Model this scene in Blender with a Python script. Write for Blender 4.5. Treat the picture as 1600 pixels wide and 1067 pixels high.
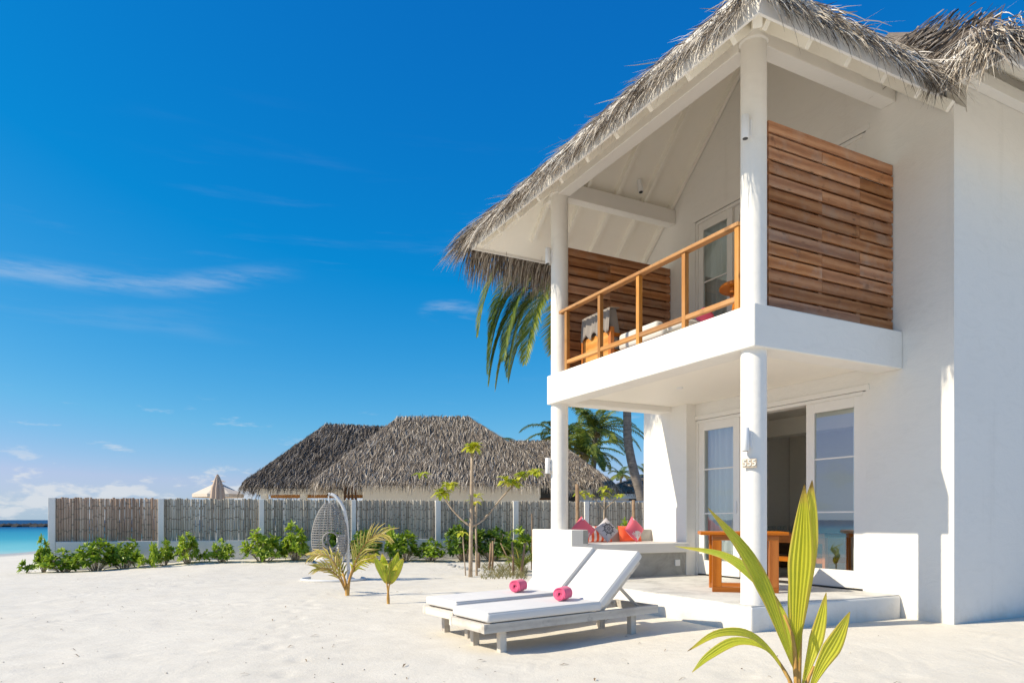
import bpy, bmesh, math, random
import numpy as np
from mathutils import Vector, Matrix, noise
R = math.radians
random.seed(7); rng = np.random.default_rng(7)
for o in list(bpy.data.objects): bpy.data.objects.remove(o)
S = bpy.context.scene
COL = S.collection

# ------------------------------------------------------------------ camera
F = 1100.0; CAMH = 1.15; HY = 812.0
cam = bpy.data.cameras.new('camera'); camo = bpy.data.objects.new('camera', cam); COL.objects.link(camo)
camo.location = (0, 0, CAMH); camo.rotation_euler = (R(90), 0, 0)
cam.sensor_width = 36; cam.lens = F / 1600 * 36; cam.shift_y = (HY - 533.5) / 1600
cam.clip_start = 0.05; cam.clip_end = 20000
S.camera = camo

# ------------------------------------------------------------------ light
SUN_TRAVEL = Vector((2.376, 0.636, -1.94)).normalized()
to_sun = -SUN_TRAVEL
sun = bpy.data.lights.new('sun', 'SUN'); suno = bpy.data.objects.new('sun', sun); COL.objects.link(suno)
suno.rotation_euler = SUN_TRAVEL.to_track_quat('-Z', 'Y').to_euler()
sun.energy = 4.7; sun.angle = R(0.53); sun.color = (1.0, 0.89, 0.70)
W = bpy.data.worlds.new('World'); S.world = W; W.use_nodes = True
S.view_settings.view_transform = 'Standard'; S.view_settings.look = 'None'
S.cycles.max_bounces = 10; S.cycles.diffuse_bounces = 6; S.cycles.caustics_reflective = False; S.cycles.caustics_refractive = False
S.view_settings.gamma = 1; S.view_settings.exposure = 0.34; S.view_settings.use_curve_mapping = False

def build_world():
    nt = W.node_tree; nt.nodes.clear(); N = nt.nodes; L = nt.links
    def nd(t, **k):
        n = N.new(t)
        for a, b in k.items(): setattr(n, a, b)
        return n
    def mth(op, a, b=None, c=None, clamp=False):
        n = nd('ShaderNodeMath', operation=op, use_clamp=clamp)
        for i, v in enumerate((a, b, c)):
            if v is None: continue
            if isinstance(v, (int, float)): n.inputs[i].default_value = v
            else: L.new(v, n.inputs[i])
        return n.outputs[0]
    def sstep(v, lo, hi):
        n = nd('ShaderNodeMapRange', interpolation_type='SMOOTHSTEP'); L.new(v, n.inputs[0])
        n.inputs[1].default_value = lo; n.inputs[2].default_value = hi
        return n.outputs[0]
    sky = nd('ShaderNodeTexSky', sky_type='NISHITA'); sky.sun_disc = False
    sky.sun_elevation = math.asin(to_sun.z); sky.sun_rotation = math.atan2(to_sun.x, to_sun.y) % (2 * math.pi)
    sky.air_density = 1.0; sky.dust_density = 0.25; sky.ozone_density = 2.0; sky.altitude = 0
    # grade of the clear tropical sky: deep azure overhead, pale at the sea
    sp = nd('ShaderNodeSeparateColor'); L.new(sky.outputs[0], sp.inputs[0])
    r_, g_, b_ = (mth('MULTIPLY', q, 0.1) for q in sp.outputs)
    g2 = mth('MULTIPLY', g_, 10.1)
    r2 = mth('MAXIMUM', mth('MINIMUM', mth('SUBTRACT', mth('MULTIPLY', mth('MULTIPLY', r_, r_), 17.5), .36), mth('MULTIPLY', g2, .70)), .03)
    g2 = mth('MINIMUM', g2, mth('ADD', mth('MULTIPLY', g2, .55), 2.15))
    b2 = mth('MAXIMUM', mth('MULTIPLY', mth('POWER', b_, .55), 10.5), mth('MULTIPLY', g2, 1.22))
    hs = nd('ShaderNodeCombineColor'); L.new(r2, hs.inputs[0]); L.new(g2, hs.inputs[1]); L.new(b2, hs.inputs[2])
    tc = nd('ShaderNodeTexCoord'); sep = nd('ShaderNodeSeparateXYZ'); L.new(tc.outputs['Generated'], sep.inputs[0])
    x, y, z = sep.outputs
    az = mth('ARCTAN2', x, y); el = mth('ARCSINE', z)
    # distant cumulus bank above the sea horizon
    def field(sx, sy, off, detail=6, rough=0.6):
        cb = nd('ShaderNodeCombineXYZ'); L.new(mth('MULTIPLY', az, sx), cb.inputs[0]); L.new(mth('MULTIPLY', el, sy), cb.inputs[1])
        cb.inputs[2].default_value = off
        n = nd('ShaderNodeTexNoise'); n.inputs['Scale'].default_value = 1; n.inputs['Detail'].default_value = detail; n.inputs['Roughness'].default_value = rough
        L.new(cb.outputs[0], n.inputs['Vector']); return n.outputs[0]
    f1 = field(16, 42, 3.1)
    top = sstep(el, 0.085, 0.015)
    c1 = sstep(mth('ADD', f1, mth('MULTIPLY', top, 0.14)), 0.585, 0.70)
    c1 = mth('MULTIPLY', mth('MULTIPLY', c1, sstep(el, 0.105, 0.05)), 0.72)
    # small puffs a little higher
    f2 = field(13, 60, 8.7, 5, 0.55)
    c2 = mth('MULTIPLY', sstep(f2, 0.63, 0.74), mth('MULTIPLY', sstep(el, 0.05, 0.09), sstep(el, 0.17, 0.11)))
    c2 = mth('MULTIPLY', c2, 0.45)
    # thin cirrus streaks in the middle sky
    f3 = field(3.2, 34, 1.3, 8, 0.62); f3b = field(1.7, 9, 5.5, 3)
    c3 = mth('MULTIPLY', sstep(f3, 0.50, 0.78), sstep(f3b, 0.47, 0.66))
    c3 = mth('MULTIPLY', mth('MULTIPLY', c3, mth('MULTIPLY', sstep(el, 0.16, 0.25), sstep(el, 0.55, 0.30))), 0.14)
    # one long wisp over the sea
    line = mth('ADD', mth('ADD', mth('MULTIPLY', az, 0.134), 0.359), mth('MULTIPLY', mth('SINE', mth('MULTIPLY', az, 17.)), .006))
    d = mth('ABSOLUTE', mth('SUBTRACT', el, line))
    fw = field(9, 60, 2.2, 8, 0.65)
    c4 = mth('MULTIPLY', sstep(d, 0.021, 0.0), sstep(fw, 0.34, 0.72))
    c4 = mth('MULTIPLY', mth('MULTIPLY', c4, mth('MULTIPLY', sstep(az, -0.27, -0.42), sstep(az, -1.3, -0.9))), 0.27)
    pr = mth('ADD', mth('POWER', mth('MULTIPLY', mth('ADD', az, .086), 22.), 2.), mth('POWER', mth('MULTIPLY', mth('SUBTRACT', el, .286), 60.), 2.))
    c5 = mth('MULTIPLY', mth('MULTIPLY', sstep(pr, 1.4, 0.), sstep(fw, .42, .75)), .30)
    c4 = mth('MAXIMUM', c4, c5)
    cl = mth('MAXIMUM', mth('MAXIMUM', c1, c2), mth('MAXIMUM', c3, c4))
    mix = nd('ShaderNodeMix', data_type='RGBA'); L.new(cl, mix.inputs[0]); L.new(hs.outputs[0], mix.inputs[6])
    mix.inputs[7].default_value = (7.4, 7.7, 8.0, 1)
    bg = nd('ShaderNodeBackground'); L.new(mix.outputs[2], bg.inputs[0]); bg.inputs[1].default_value = 0.080
    out = nd('ShaderNodeOutputWorld'); L.new(bg.outputs[0], out.inputs[0])
build_world()

# ------------------------------------------------------------------ helpers
def P(px, py, Z): return Vector(((px - 800) / F * Z, Z, CAMH + (HY - py) / F * Z))
def smooth(t): t = max(0., min(1., t)); return t * t * (3 - 2 * t)
HO = Vector((2.54, 7.4, 0)); HA = math.atan2(0.4633, 0.8862)
EX = Vector((math.cos(HA), math.sin(HA), 0)); EY = Vector((-math.sin(HA), math.cos(HA), 0))
def hl(a, b, z=0): return HO + EX * a + EY * b + Vector((0, 0, z))
def shore_x(y): return -28.2 - 0.30 * (y - 38) if y > 38 else -28.2 + 0.04 * (38 - y)
def ground(x, y):
    d = x - shore_x(y)
    if d < 0: base = max(-4.0, -0.62 + d * 0.09)
    else: base = -0.62 + 0.56 * smooth(d / 17.0)
    if d > 10 and y < 40 and y > 0:
        v = Vector((x, y, 0)) - HO; a = v.dot(EX); b = v.dot(EY)
        da = max(-0.2 - a, 0, a - 12); db = max(-0.9 - b, 0, b - 4.6)
        k = smooth(1 - (da * da + db * db) ** .5 / 2.4)
        base += 0.06 * k
        n = noise.noise(Vector((x * .45, y * .45, 3))) * .022 + noise.noise(Vector((x * 1.7, y * 1.7, 1))) * .010 + noise.noise(Vector((x * 4.5, y * 4.5, 9))) * .005
        base += n * (1 - .6 * k)
        fs = (x + 11.15) * .9633 + (y - 17.) * .2681; fd = (x + 11.15) * .2681 - (y - 17.) * .9633   # along the fence, in front of it
        amp = .20 * smooth((fs - .6) / 3.2) - .09 * smooth((fs - 6.) / 4.)
        base += amp * smooth(1 - max(fd, 0) / 3.6)
    return base
def gp(px, py):
    "pixel to a point on the sand"
    h = 0.
    for i in range(6):
        Z = (CAMH - h) * F / (py - HY); X = (px - 800) / F * Z; h = ground(X, Z)
    return Vector((X, Z, h))
def at(px, Z):
    X = (px - 800) / F * Z
    return Vector((X, Z, ground(X, Z)))

class MB:
    def __init__(s): s.v = []; s.f = []; s.t = []; s.uv = []
    def add(s, vs, fs, tint=.5, uvs=None):
        n = len(s.v); s.v.extend([tuple(q) for q in vs])
        for i, f in enumerate(fs):
            s.f.append(tuple(n + k for k in f)); s.t.append(tint)
            s.uv.append([uvs[k] for k in f] if uvs else [(0, 0)] * len(f))
        return s
    def box(s, x0, x1, y0, y1, z0, z1, M=None, tint=.5):
        vs = [Vector(q) for q in ((x0,y0,z0),(x1,y0,z0),(x1,y1,z0),(x0,y1,z0),(x0,y0,z1),(x1,y0,z1),(x1,y1,z1),(x0,y1,z1))]
        if M is not None: vs = [M @ q for q in vs]
        return s.add(vs, [(0,3,2,1),(4,5,6,7),(0,1,5,4),(1,2,6,5),(2,3,7,6),(3,0,4,7)], tint)
    def rbox(s, x0, x1, y0, y1, z0, z1, r=.02, seg=2, M=None, tint=.5):
        bm = bmesh.new(); bmesh.ops.create_cube(bm, size=1)
        for v in bm.verts: v.co = Vector(((x0+x1)/2 + v.co.x*(x1-x0), (y0+y1)/2 + v.co.y*(y1-y0), (z0+z1)/2 + v.co.z*(z1-z0)))
        bmesh.ops.bevel(bm, geom=list(bm.edges), offset=r, segments=seg, profile=.5, affect='EDGES')
        return s.bm(bm, M, tint)
    def bm(s, bm, M=None, tint=.5):
        bm.verts.ensure_lookup_table(); bm.verts.index_update()
        s.add([(M @ v.co if M is not None else v.co.copy()) for v in bm.verts], [tuple(v.index for v in f.verts) for f in bm.faces], tint); bm.free(); return s
    def tube(s, pts, rad, n=8, tint=.5, cap=True):
        pts = [Vector(p) for p in pts]; m = len(pts)
        if not hasattr(rad, '__len__'): rad = [rad] * m
        vs = []; up = None
        for i, p in enumerate(pts):
            d = (pts[min(i+1, m-1)] - pts[max(i-1, 0)]).normalized()
            if up is None:
                up = Vector((0, 0, 1)) if abs(d.z) < .9 else Vector((1, 0, 0))
            a = d.cross(up)
            if a.length < 1e-5: a = d.orthogonal()
            a.normalize(); b = d.cross(a).normalized(); up = -b if False else up
            for k in range(n):
                t = 2 * math.pi * k / n
                vs.append(p + (a * math.cos(t) + b * math.sin(t)) * rad[i])
        fs = [(i*n+k, i*n+(k+1) % n, (i+1)*n+(k+1) % n, (i+1)*n+k) for i in range(m-1) for k in range(n)]
        if cap: fs += [tuple(range(n))[::-1], tuple((m-1)*n+k for k in range(n))]
        return s.add(vs, fs, tint)
    def lathe(s, prof, n=32, c=(0, 0), tint=.5):
        vs = [(c[0] + r*math.cos(2*math.pi*k/n), c[1] + r*math.sin(2*math.pi*k/n), z) for r, z in prof for k in range(n)]
        m = len(prof)
        fs = [(i*n+k, i*n+(k+1) % n, (i+1)*n+(k+1) % n, (i+1)*n+k) for i in range(m-1) for k in range(n)]
        fs += [tuple(range(n))[::-1], tuple((m-1)*n+k for k in range(n))]
        return s.add(vs, fs, tint)
    def prism(s, poly, d0, d1, conv, tint=.5):
        "poly in 2D, extruded between d0 and d1; conv(u,v,d)->xyz"
        n = len(poly); vs = [conv(u, v, d0) for u, v in poly] + [conv(u, v, d1) for u, v in poly]
        fs = [tuple(range(n)), tuple(range(2*n-1, n-1, -1))] + [(i, n+i, n+(i+1) % n, (i+1) % n) for i in range(n)]
        return s.add(vs, fs, tint)
    def blade(s, pts, widths, hint, ncross=2, fold=.25, pleat=0., tint=.5, twist=0.):
        "leaf blade along pts; fold raises the edges (V shape), pleat adds ridges"
        m = len(pts); vs = []; uvs = []
        for i, p in enumerate(pts):
            d = (pts[min(i+1, m-1)] - pts[max(i-1, 0)]).normalized()
            a = d.cross(hint)
            if a.length < 1e-4: a = d.orthogonal()
            a.normalize(); nn = a.cross(d).normalized()
            w = widths[i]
            for k in range(ncross+1):
                u = k / ncross * 2 - 1
                off = abs(u) * fold * w + (pleat * w * (1 if k % 2 else -1) if pleat else 0)
                vs.append(p + a * u * w * .5 + nn * off * .5); uvs.append((k / ncross, i / (m-1)))
        c = ncross + 1
        fs = [(i*c+k, i*c+k+1, (i+1)*c+k+1, (i+1)*c+k) for i in range(m-1) for k in range(ncross)]
        return s.add(vs, fs, tint, uvs)
    def mesh(s, name, mat, sm=False):
        me = bpy.data.meshes.new(name); me.from_pydata(s.v, [], s.f)
        at_ = me.attributes.new('tint', 'FLOAT', 'FACE'); at_.data.foreach_set('value', s.t)
        uvl = me.uv_layers.new(name='UVMap')
        flat = [c for u in s.uv for q in u for c in q]; uvl.data.foreach_set('uv', flat)
        if sm: me.shade_smooth()
        me.materials.append(mat); me.update(); return me
    def build(s, name, mat, parent=None, sm=False, bevel=0., ang=None):
        me = s.mesh(name, mat, sm)
        if sm and ang: me.set_sharp_from_angle(angle=R(ang))
        o = bpy.data.objects.new(name, me); COL.objects.link(o)
        if parent: o.parent = parent
        if bevel:
            m = o.modifiers.new('bevel', 'BEVEL'); m.width = bevel; m.segments = 2; m.limit_method = 'ANGLE'; m.angle_limit = R(40)
        return o
def link(name, me, parent=None):
    o = bpy.data.objects.new(name, me); COL.objects.link(o)
    if parent: o.parent = parent
    return o
def tag(o, label=None, cat=None, group=None, kind=None):
    if label: o['label'] = label
    if cat: o['category'] = cat
    if group: o['group'] = group
    if kind: o['kind'] = kind
    return o
def empty(name, loc, rz=0, label=None, cat=None, group=None):
    o = bpy.data.objects.new(name, None); COL.objects.link(o); o.location = loc; o.rotation_euler = (0, 0, rz)
    o.empty_display_size = .1
    return tag(o, label, cat, group)
def copy_tree(o, parent=None):
    c = o.copy(); COL.objects.link(c)
    if parent: c.parent = parent
    for ch in list(o.children): copy_tree(ch, c)
    return c
def crom(pts, n):
    "Catmull-Rom sampling"
    pts = [Vector(p) for p in pts]; q = [pts[0]*2-pts[1]] + pts + [pts[-1]*2-pts[-2]]; out = []
    m = len(pts) - 1
    for i in range(n):
        t = i / (n-1) * m; k = min(int(t), m-1); t -= k
        a, b, c, d = q[k:k+4]
        out.append(.5*((2*b) + (c-a)*t + (2*a-5*b+4*c-d)*t*t + (3*b-a-3*c+d)*t**3))
    return out

# ------------------------------------------------------------------ materials
class NT:
    def __init__(s, name):
        s.m = bpy.data.materials.new(name); s.m.use_nodes = True; s.nt = s.m.node_tree; s.nt.nodes.clear()
        s.out = s.n('ShaderNodeOutputMaterial')
    def n(s, t, **k):
        n = s.nt.nodes.new(t)
        for a, b in k.items(): setattr(n, a, b)
        return n
    def l(s, a, b): s.nt.links.new(a, b)
    def set(s, sock, v):
        if hasattr(v, 'bl_idname') or isinstance(v, bpy.types.NodeSocket): s.l(v, sock)
        else: sock.default_value = v
    def math(s, op, a, b=None, clamp=False):
        n = s.n('ShaderNodeMath', operation=op, use_clamp=clamp); s.set(n.inputs[0], a)
        if b is not None: s.set(n.inputs[1], b)
        return n.outputs[0]
    def coord(s, kind='Object', scale=None, rot=None):
        o = s.n('ShaderNodeTexCoord').outputs[kind]
        if scale or rot:
            mp = s.n('ShaderNodeMapping'); s.l(o, mp.inputs[0])
            if scale: mp.inputs['Scale'].default_value = scale
            if rot: mp.inputs['Rotation'].default_value = rot
            o = mp.outputs[0]
        return o
    def noise(s, vec, scale, detail=4, rough=.55, dist=0., out=0):
        n = s.n('ShaderNodeTexNoise'); s.l(vec, n.inputs['Vector']); n.inputs['Scale'].default_value = scale
        n.inputs['Detail'].default_value = detail; n.inputs['Roughness'].default_value = rough; n.inputs['Distortion'].default_value = dist
        return n.outputs[out]
    def ramp(s, fac, stops):
        n = s.n('ShaderNodeValToRGB'); s.l(fac, n.inputs[0]); e = n.color_ramp.elements
        while len(e) < len(stops): e.new(.5)
        for i, (p, c) in enumerate(stops): e[i].position = p; e[i].color = (*c, 1) if len(c) == 3 else c
        return n.outputs[0]
    def mix(s, f, a, b, mode='MIX'):
        n = s.n('ShaderNodeMix', data_type='RGBA', blend_type=mode); s.set(n.inputs[0], f)
        for i, v in ((6, a), (7, b)): s.set(n.inputs[i], (*v, 1) if isinstance(v, tuple) and len(v) == 3 else v)
        return n.outputs[2]
    def maprange(s, v, a, b, c=0., d=1., sm=False):
        n = s.n('ShaderNodeMapRange'); s.l(v, n.inputs[0])
        if sm: n.interpolation_type = 'SMOOTHSTEP'
        for i, q in enumerate((a, b, c, d)): n.inputs[1+i].default_value = q
        return n.outputs[0]
    def bump(s, h, strength=.3, dist=.01):
        n = s.n('ShaderNodeBump'); n.inputs['Strength'].default_value = strength; n.inputs['Distance'].default_value = dist
        s.l(h, n.inputs['Height']); return n.outputs[0]
    def attr(s, name, out=2): n = s.n('ShaderNodeAttribute'); n.attribute_name = name; return n.outputs[out]
    def rnd(s): return s.n('ShaderNodeObjectInfo').outputs['Random']
    def pbr(s, col, rough=.6, normal=None, spec=.5, **k):
        b = s.n('ShaderNodeBsdfPrincipled')
        s.set(b.inputs['Base Color'], (*col, 1) if isinstance(col, tuple) and len(col) == 3 else col)
        s.set(b.inputs['Roughness'], rough); b.inputs['Specular IOR Level'].default_value = spec
        if normal is not None: s.l(normal, b.inputs['Normal'])
        for a, v in k.items(): s.set(b.inputs[a], v)
        return b.outputs[0]
    def done(s, sh): s.l(sh, s.out.inputs[0]); return s.m

def m_plaster(name, col=(.80, .79, .765), stain=.10):
    t = NT(name); c = t.coord()
    n1 = t.noise(c, 1.3, 6, .65); n2 = t.noise(c, 60, 3, .6); n3 = t.noise(c, 14, 4, .6); n4 = t.noise(t.coord(scale=(1, 1, 2.2)), 3.2, 5, .6, 1.2)
    cs = t.coord(scale=(4, 4, .25)); st = t.noise(cs, 1.2, 6, .6)
    f = t.math('MULTIPLY', t.maprange(st, .56, .78, 0, 1, True), stain)
    col2 = t.mix(t.maprange(n1, .3, .75, 0, .16), col, tuple(x*.82 for x in col))
    col2 = t.mix(t.maprange(n4, .5, .72, 0, .10), col2, (.55, .52, .46))
    sep = t.n('ShaderNodeSeparateXYZ'); t.l(c, sep.inputs[0])
    splash = t.maprange(t.math('ADD', sep.outputs[2], t.math('MULTIPLY', t.noise(c, 5, 5, .7), .55)), .22, .50, .38, 0, True)
    col2 = t.mix(splash, col2, (.56, .50, .41))
    col3 = t.mix(f, col2, (.42, .38, .31))
    h = t.math('ADD', t.math('MULTIPLY', n2, .4), t.math('ADD', t.math('MULTIPLY', n3, 1.0), t.math('MULTIPLY', n4, 1.6)))
    return t.done(t.pbr(col3, .75, t.bump(h, .32, .008), .3))
def m_paint(name, col, rough=.45, bump=.05):
    t = NT(name); c = t.coord(); n = t.noise(c, 9, 5, .6)
    return t.done(t.pbr(t.mix(t.maprange(n, .35, .8, 0, .12), col, tuple(x*.82 for x in col)), rough, t.bump(t.noise(c, 70, 2), bump, .004), .4))
def m_concrete(name, col=(.42, .41, .38)):
    t = NT(name); c = t.coord(); n = t.noise(c, 2.2, 7, .68, .6); n2 = t.noise(c, 45, 3)
    f = t.ramp(n, [(.28, tuple(x*.62 for x in col)), (.52, col), (.78, tuple(x*1.22 for x in col))])
    return t.done(t.pbr(f, .8, t.bump(t.math('ADD', n, n2), .25, .006), .25))
def m_wood(name, c1, c2, c3, axis='x', scale=1., rough=.55, grey=0.):
    "plank wood: grain along an axis, knots, tint varying from piece to piece"
    t = NT(name); r = t.rnd()
    cc = t.coord(); add = t.n('ShaderNodeVectorMath', operation='ADD'); t.l(cc, add.inputs[0])
    cb = t.n('ShaderNodeCombineXYZ'); t.l(t.math('MULTIPLY', r, 37.), cb.inputs[0]); t.l(t.math('MULTIPLY', r, 91.), cb.inputs[1]); t.l(t.math('MULTIPLY', r, 53.), cb.inputs[2]); t.l(cb.outputs[0], add.inputs[1])
    mp = t.n('ShaderNodeMapping'); t.l(add.outputs[0], mp.inputs[0])
    sc = {'x': (1.1, 9, 9), 'y': (9, 1.1, 9), 'z': (9, 9, 1.1)}[axis]; mp.inputs['Scale'].default_value = tuple(q*scale for q in sc)
    v = mp.outputs[0]
    w = t.n('ShaderNodeTexWave', bands_direction={'x': 'Z', 'y': 'Z', 'z': 'X'}[axis]); t.l(v, w.inputs['Vector'])
    w.inputs['Scale'].default_value = .30; w.inputs['Distortion'].default_value = 11; w.inputs['Detail'].default_value = 4; w.inputs['Detail Scale'].default_value = .35
    g = t.math('ADD', t.math('MULTIPLY', t.noise(v, 1.1, 5, .6), .55), t.math('MULTIPLY', t.noise(v, 6.5, 4, .6), .5))
    kn = t.n('ShaderNodeTexVoronoi'); mp2 = t.n('ShaderNodeMapping'); t.l(add.outputs[0], mp2.inputs[0])
    mp2.inputs['Scale'].default_value = {'x': (2.2, 5, 5), 'y': (5, 2.2, 5), 'z': (5, 5, 2.2)}[axis]; t.l(mp2.outputs[0], kn.inputs['Vector']); kn.inputs['Scale'].default_value = 1.2
    knot = t.maprange(kn.outputs['Distance'], .0, .13, 1, 0, True)
    f = t.math('ADD', t.math('MULTIPLY', w.outputs['Fac'], .24), t.math('MULTIPLY', g, .76))
    col = t.ramp(f, [(.15, c1), (.5, c2), (.9, c3)])
    col = t.mix(t.math('MULTIPLY', knot, .75), col, tuple(q*.35 for q in c1))
    if grey:
        wz = t.noise(add.outputs[0], 2.4, 5, .65); col = t.mix(t.maprange(wz, .48, .72, 0, min(.6, grey * 2.6), True), col, (.40, .33, .27))
        ws = t.noise(add.outputs[0], 5.5, 4, .6); col = t.mix(t.maprange(ws, .60, .74, 0, .45, True), col, tuple(q*.4 for q in c1))
    hsv = t.n('ShaderNodeHueSaturation'); t.l(col, hsv.inputs['Color']); t.l(t.maprange(r, 0, 1, .72, 1.22), hsv.inputs['Value'])
    t.l(t.maprange(t.math('FRACT', t.math('MULTIPLY', r, 7.31)), 0, 1, 1.12 - grey * .6, 1.0 - grey), hsv.inputs['Saturation'])
    return t.done(t.pbr(hsv.outputs[0], rough, t.bump(f, .35, .004), .35))
def m_thatch(name, stops):
    t = NT(name); a = t.attr('tint'); c = t.coord(); n = t.noise(c, 1.1, 5, .65); n2 = t.noise(c, 22, 3)
    f = t.math('ADD', t.math('MULTIPLY', a, .78), t.math('ADD', t.math('MULTIPLY', n, .22), t.math('MULTIPLY', n2, .16)))
    return t.done(t.pbr(t.ramp(f, stops), .85, None, .15))
def m_leaf(name, stops, trans=.35, rough=.42, uvgrad=None, bumpy=False):
    "leaf pigment by the leaf's own tint; uvgrad adds yellowed ends along the blade"
    t = NT(name); a = t.attr('tint'); c = t.coord(); n = t.noise(c, 6, 4, .6)
    f = t.math('ADD', t.math('MULTIPLY', a, .8), t.math('ADD', t.math('MULTIPLY', t.math('SUBTRACT', n, .4), .35), t.math('MULTIPLY', t.math('SUBTRACT', t.rnd(), .5), .22)))
    col = t.ramp(f, stops)
    if uvgrad:
        uv = t.n('ShaderNodeSeparateXYZ'); t.l(t.coord('UV'), uv.inputs[0])
        vv = t.math('ADD', uv.outputs[1], t.math('MULTIPLY', t.math('SUBTRACT', n, .5), .5))
        ed = t.math('MULTIPLY', t.math('ABSOLUTE', t.math('SUBTRACT', uv.outputs[0], .5)), 2.)
        e = t.maprange(t.math('ADD', ed, t.math('MULTIPLY', n, .7)), 1.02, 1.38, 0, .9, True)
        col = t.mix(e, col, uvgrad[0])
        col = t.mix(t.maprange(vv, uvgrad[2], uvgrad[3], 0, 1, True), col, uvgrad[0])
        col = t.mix(t.maprange(vv, .93, 1.02, 0, 1, True), col, uvgrad[1])
        # base of the blade runs to straw colour, midrib pale
        col = t.mix(t.maprange(vv, .16, .0, 0, .7, True), col, (.42, .24, .06))
        fine = t.n('ShaderNodeTexWave'); t.l(t.coord('UV', scale=(1, .02, 1)), fine.inputs['Vector']); fine.inputs['Scale'].default_value = 11; fine.inputs['Distortion'].default_value = .8
        col = t.mix(t.math('MULTIPLY', fine.outputs['Fac'], .38), col, (.66, .62, .13))
        spots = t.maprange(t.noise(c, 55, 3, .6), .68, .76, 0, .7, True)
        col = t.mix(spots, col, (.55, .42, .10))
    b = t.pbr(col, rough, t.bump(n, .2, .004), .45)
    tr = t.n('ShaderNodeBsdfTranslucent'); t.l(col, tr.inputs[0])
    mx = t.n('ShaderNodeMixShader'); mx.inputs[0].default_value = trans; t.l(b, mx.inputs[1]); t.l(tr.outputs[0], mx.inputs[2])
    return t.done(mx.outputs[0])
def m_fabric(name, col, sc=260, var=.08):
    t = NT(name); c = t.coord(); n = t.noise(c, 3, 4); w = t.n('ShaderNodeTexWave'); t.l(c, w.inputs['Vector']); w.inputs['Scale'].default_value = sc / 6; w.inputs['Distortion'].default_value = 1.
    fuzz = t.noise(c, sc, 2)
    return t.done(t.pbr(t.mix(t.maprange(n, .3, .8, 0, var*3), col, tuple(x*.8 for x in col)), .9, t.bump(t.math('ADD', fuzz, t.math('MULTIPLY', n, 2.5)), .3, .004), .15, **{'Sheen Weight': .2}))
def m_bark(name, c1, c2, rings=0.):
    t = NT(name); c = t.coord(); n = t.noise(c, 9, 6, .65); n2 = t.noise(t.coord(scale=(3, 3, 22 if rings else 1)), rings or 5, 4)
    f = t.math('ADD', t.math('MULTIPLY', n, .5), t.math('MULTIPLY', n2, .5))
    return t.done(t.pbr(t.ramp(f, [(.32, c1), (.68, c2)]), .85, t.bump(f, .7, .02), .2))

M = {}
M['plaster'] = m_plaster('white_plaster', (.82, .79, .735), .11)
M['plaster_clean'] = m_plaster('white_plaster_clean', (.82, .79, .74), .03)
M['cream'] = m_plaster('cream_plaster', (.88, .83, .73), .04)
M['trim'] = m_paint('white_trim', (.82, .79, .74), .4)
M['soffit'] = m_paint('soffit_paint', (.90, .86, .77), .55)
M['lamp'] = m_paint('lamp_paint', (.78, .78, .78), .35)
M['dark'] = m_paint('dark_metal', (.03, .03, .03), .4)
M['concrete'] = m_concrete('raw_concrete')
M['floor'] = m_concrete('screed_floor', (.60, .59, .56))
M['screen_wood'] = m_wood('weathered_plank', (.14, .045, .013), (.40, .155, .050), (.64, .34, .16), 'x', 1., .6, .16)
M['rail_wood'] = m_wood('pine_rail', (.27, .10, .024), (.47, .22, .068), (.64, .37, .15), 'y', 1., .5, .05)
M['post_wood'] = m_wood('pine_post', (.27, .10, .024), (.47, .22, .068), (.64, .37, .15), 'z', 1., .5, .05)
M['table_wood'] = m_wood('oiled_wood', (.22, .065, .014), (.40, .13, .028), (.52, .20, .05), 'x', 1., .4, .0)
M['grey_wood'] = m_wood('grey_teak', (.40, .35, .285), (.59, .53, .445), (.72, .66, .57), 'x', 1.2, .75, .25)
M['table_wood_z'] = m_wood('oiled_wood_upright', (.22, .065, .014), (.40, .13, .028), (.52, .20, .05), 'z', 1., .4, .0)
M['grey_wood_z'] = m_wood('grey_teak_upright', (.40, .35, .285), (.59, .53, .445), (.72, .66, .57), 'z', 1.2, .75, .25)
M['stake_wood'] = m_bark('stake_wood', (.16, .10, .06), (.40, .28, .18))
M['dark_wood'] = m_wood('dark_counter', (.06, .028, .012), (.11, .05, .02), (.16, .08, .035), 'y', 1., .4)
M['thatch'] = m_thatch('thatch', [(.16, (.030, .022, .017)), (.44, (.16, .125, .095)), (.70, (.47, .41, .34)), (.95, (.84, .78, .69))])
M['thatch_dark'] = m_thatch('thatch_old', [(.12, (.050, .040, .033)), (.42, (.215, .175, .138)), (.72, (.45, .385, .31)), (1., (.68, .62, .54))])
M['thatch_old'] = m_thatch('thatch_oldest', [(.15, (.030, .024, .020)), (.48, (.125, .105, .088)), (.78, (.29, .25, .21)), (1., (.50, .45, .39))])
M['bamboo'] = None
M['cushion'] = m_fabric('offwhite_canvas', (.70, .68, .655))
M['pink_towel'] = m_fabric('pink_terry', (.80, .13, .25), 120, .12)
M['pink'] = m_fabric('pink_cotton', (.90, .17, .24))
M['pillow_grey'] = m_fabric('pale_grey_cotton', (.58, .54, .56))
M['orange'] = m_fabric('orange_cotton', (.84, .155, .065))
M['white_print'] = m_fabric('white_print', (.85, .80, .78))
M['black_print'] = m_fabric('black_print', (.025, .022, .03))
M['taupe'] = m_fabric('taupe_canvas', (.27, .24, .215))
M['palegrey'] = m_fabric('pale_cushion', (.60, .59, .56))
M['umbrella'] = m_fabric('cream_canvas', (.72, .62, .50))
M['wicker'] = m_paint('grey_wicker', (.30, .285, .265), .6, .3)
M['pole'] = m_paint('white_powder_coat', (.74, .74, .73), .3)
M['bark'] = m_bark('palm_bark', (.10, .085, .075), (.30, .26, .225), 1.6)
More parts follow.
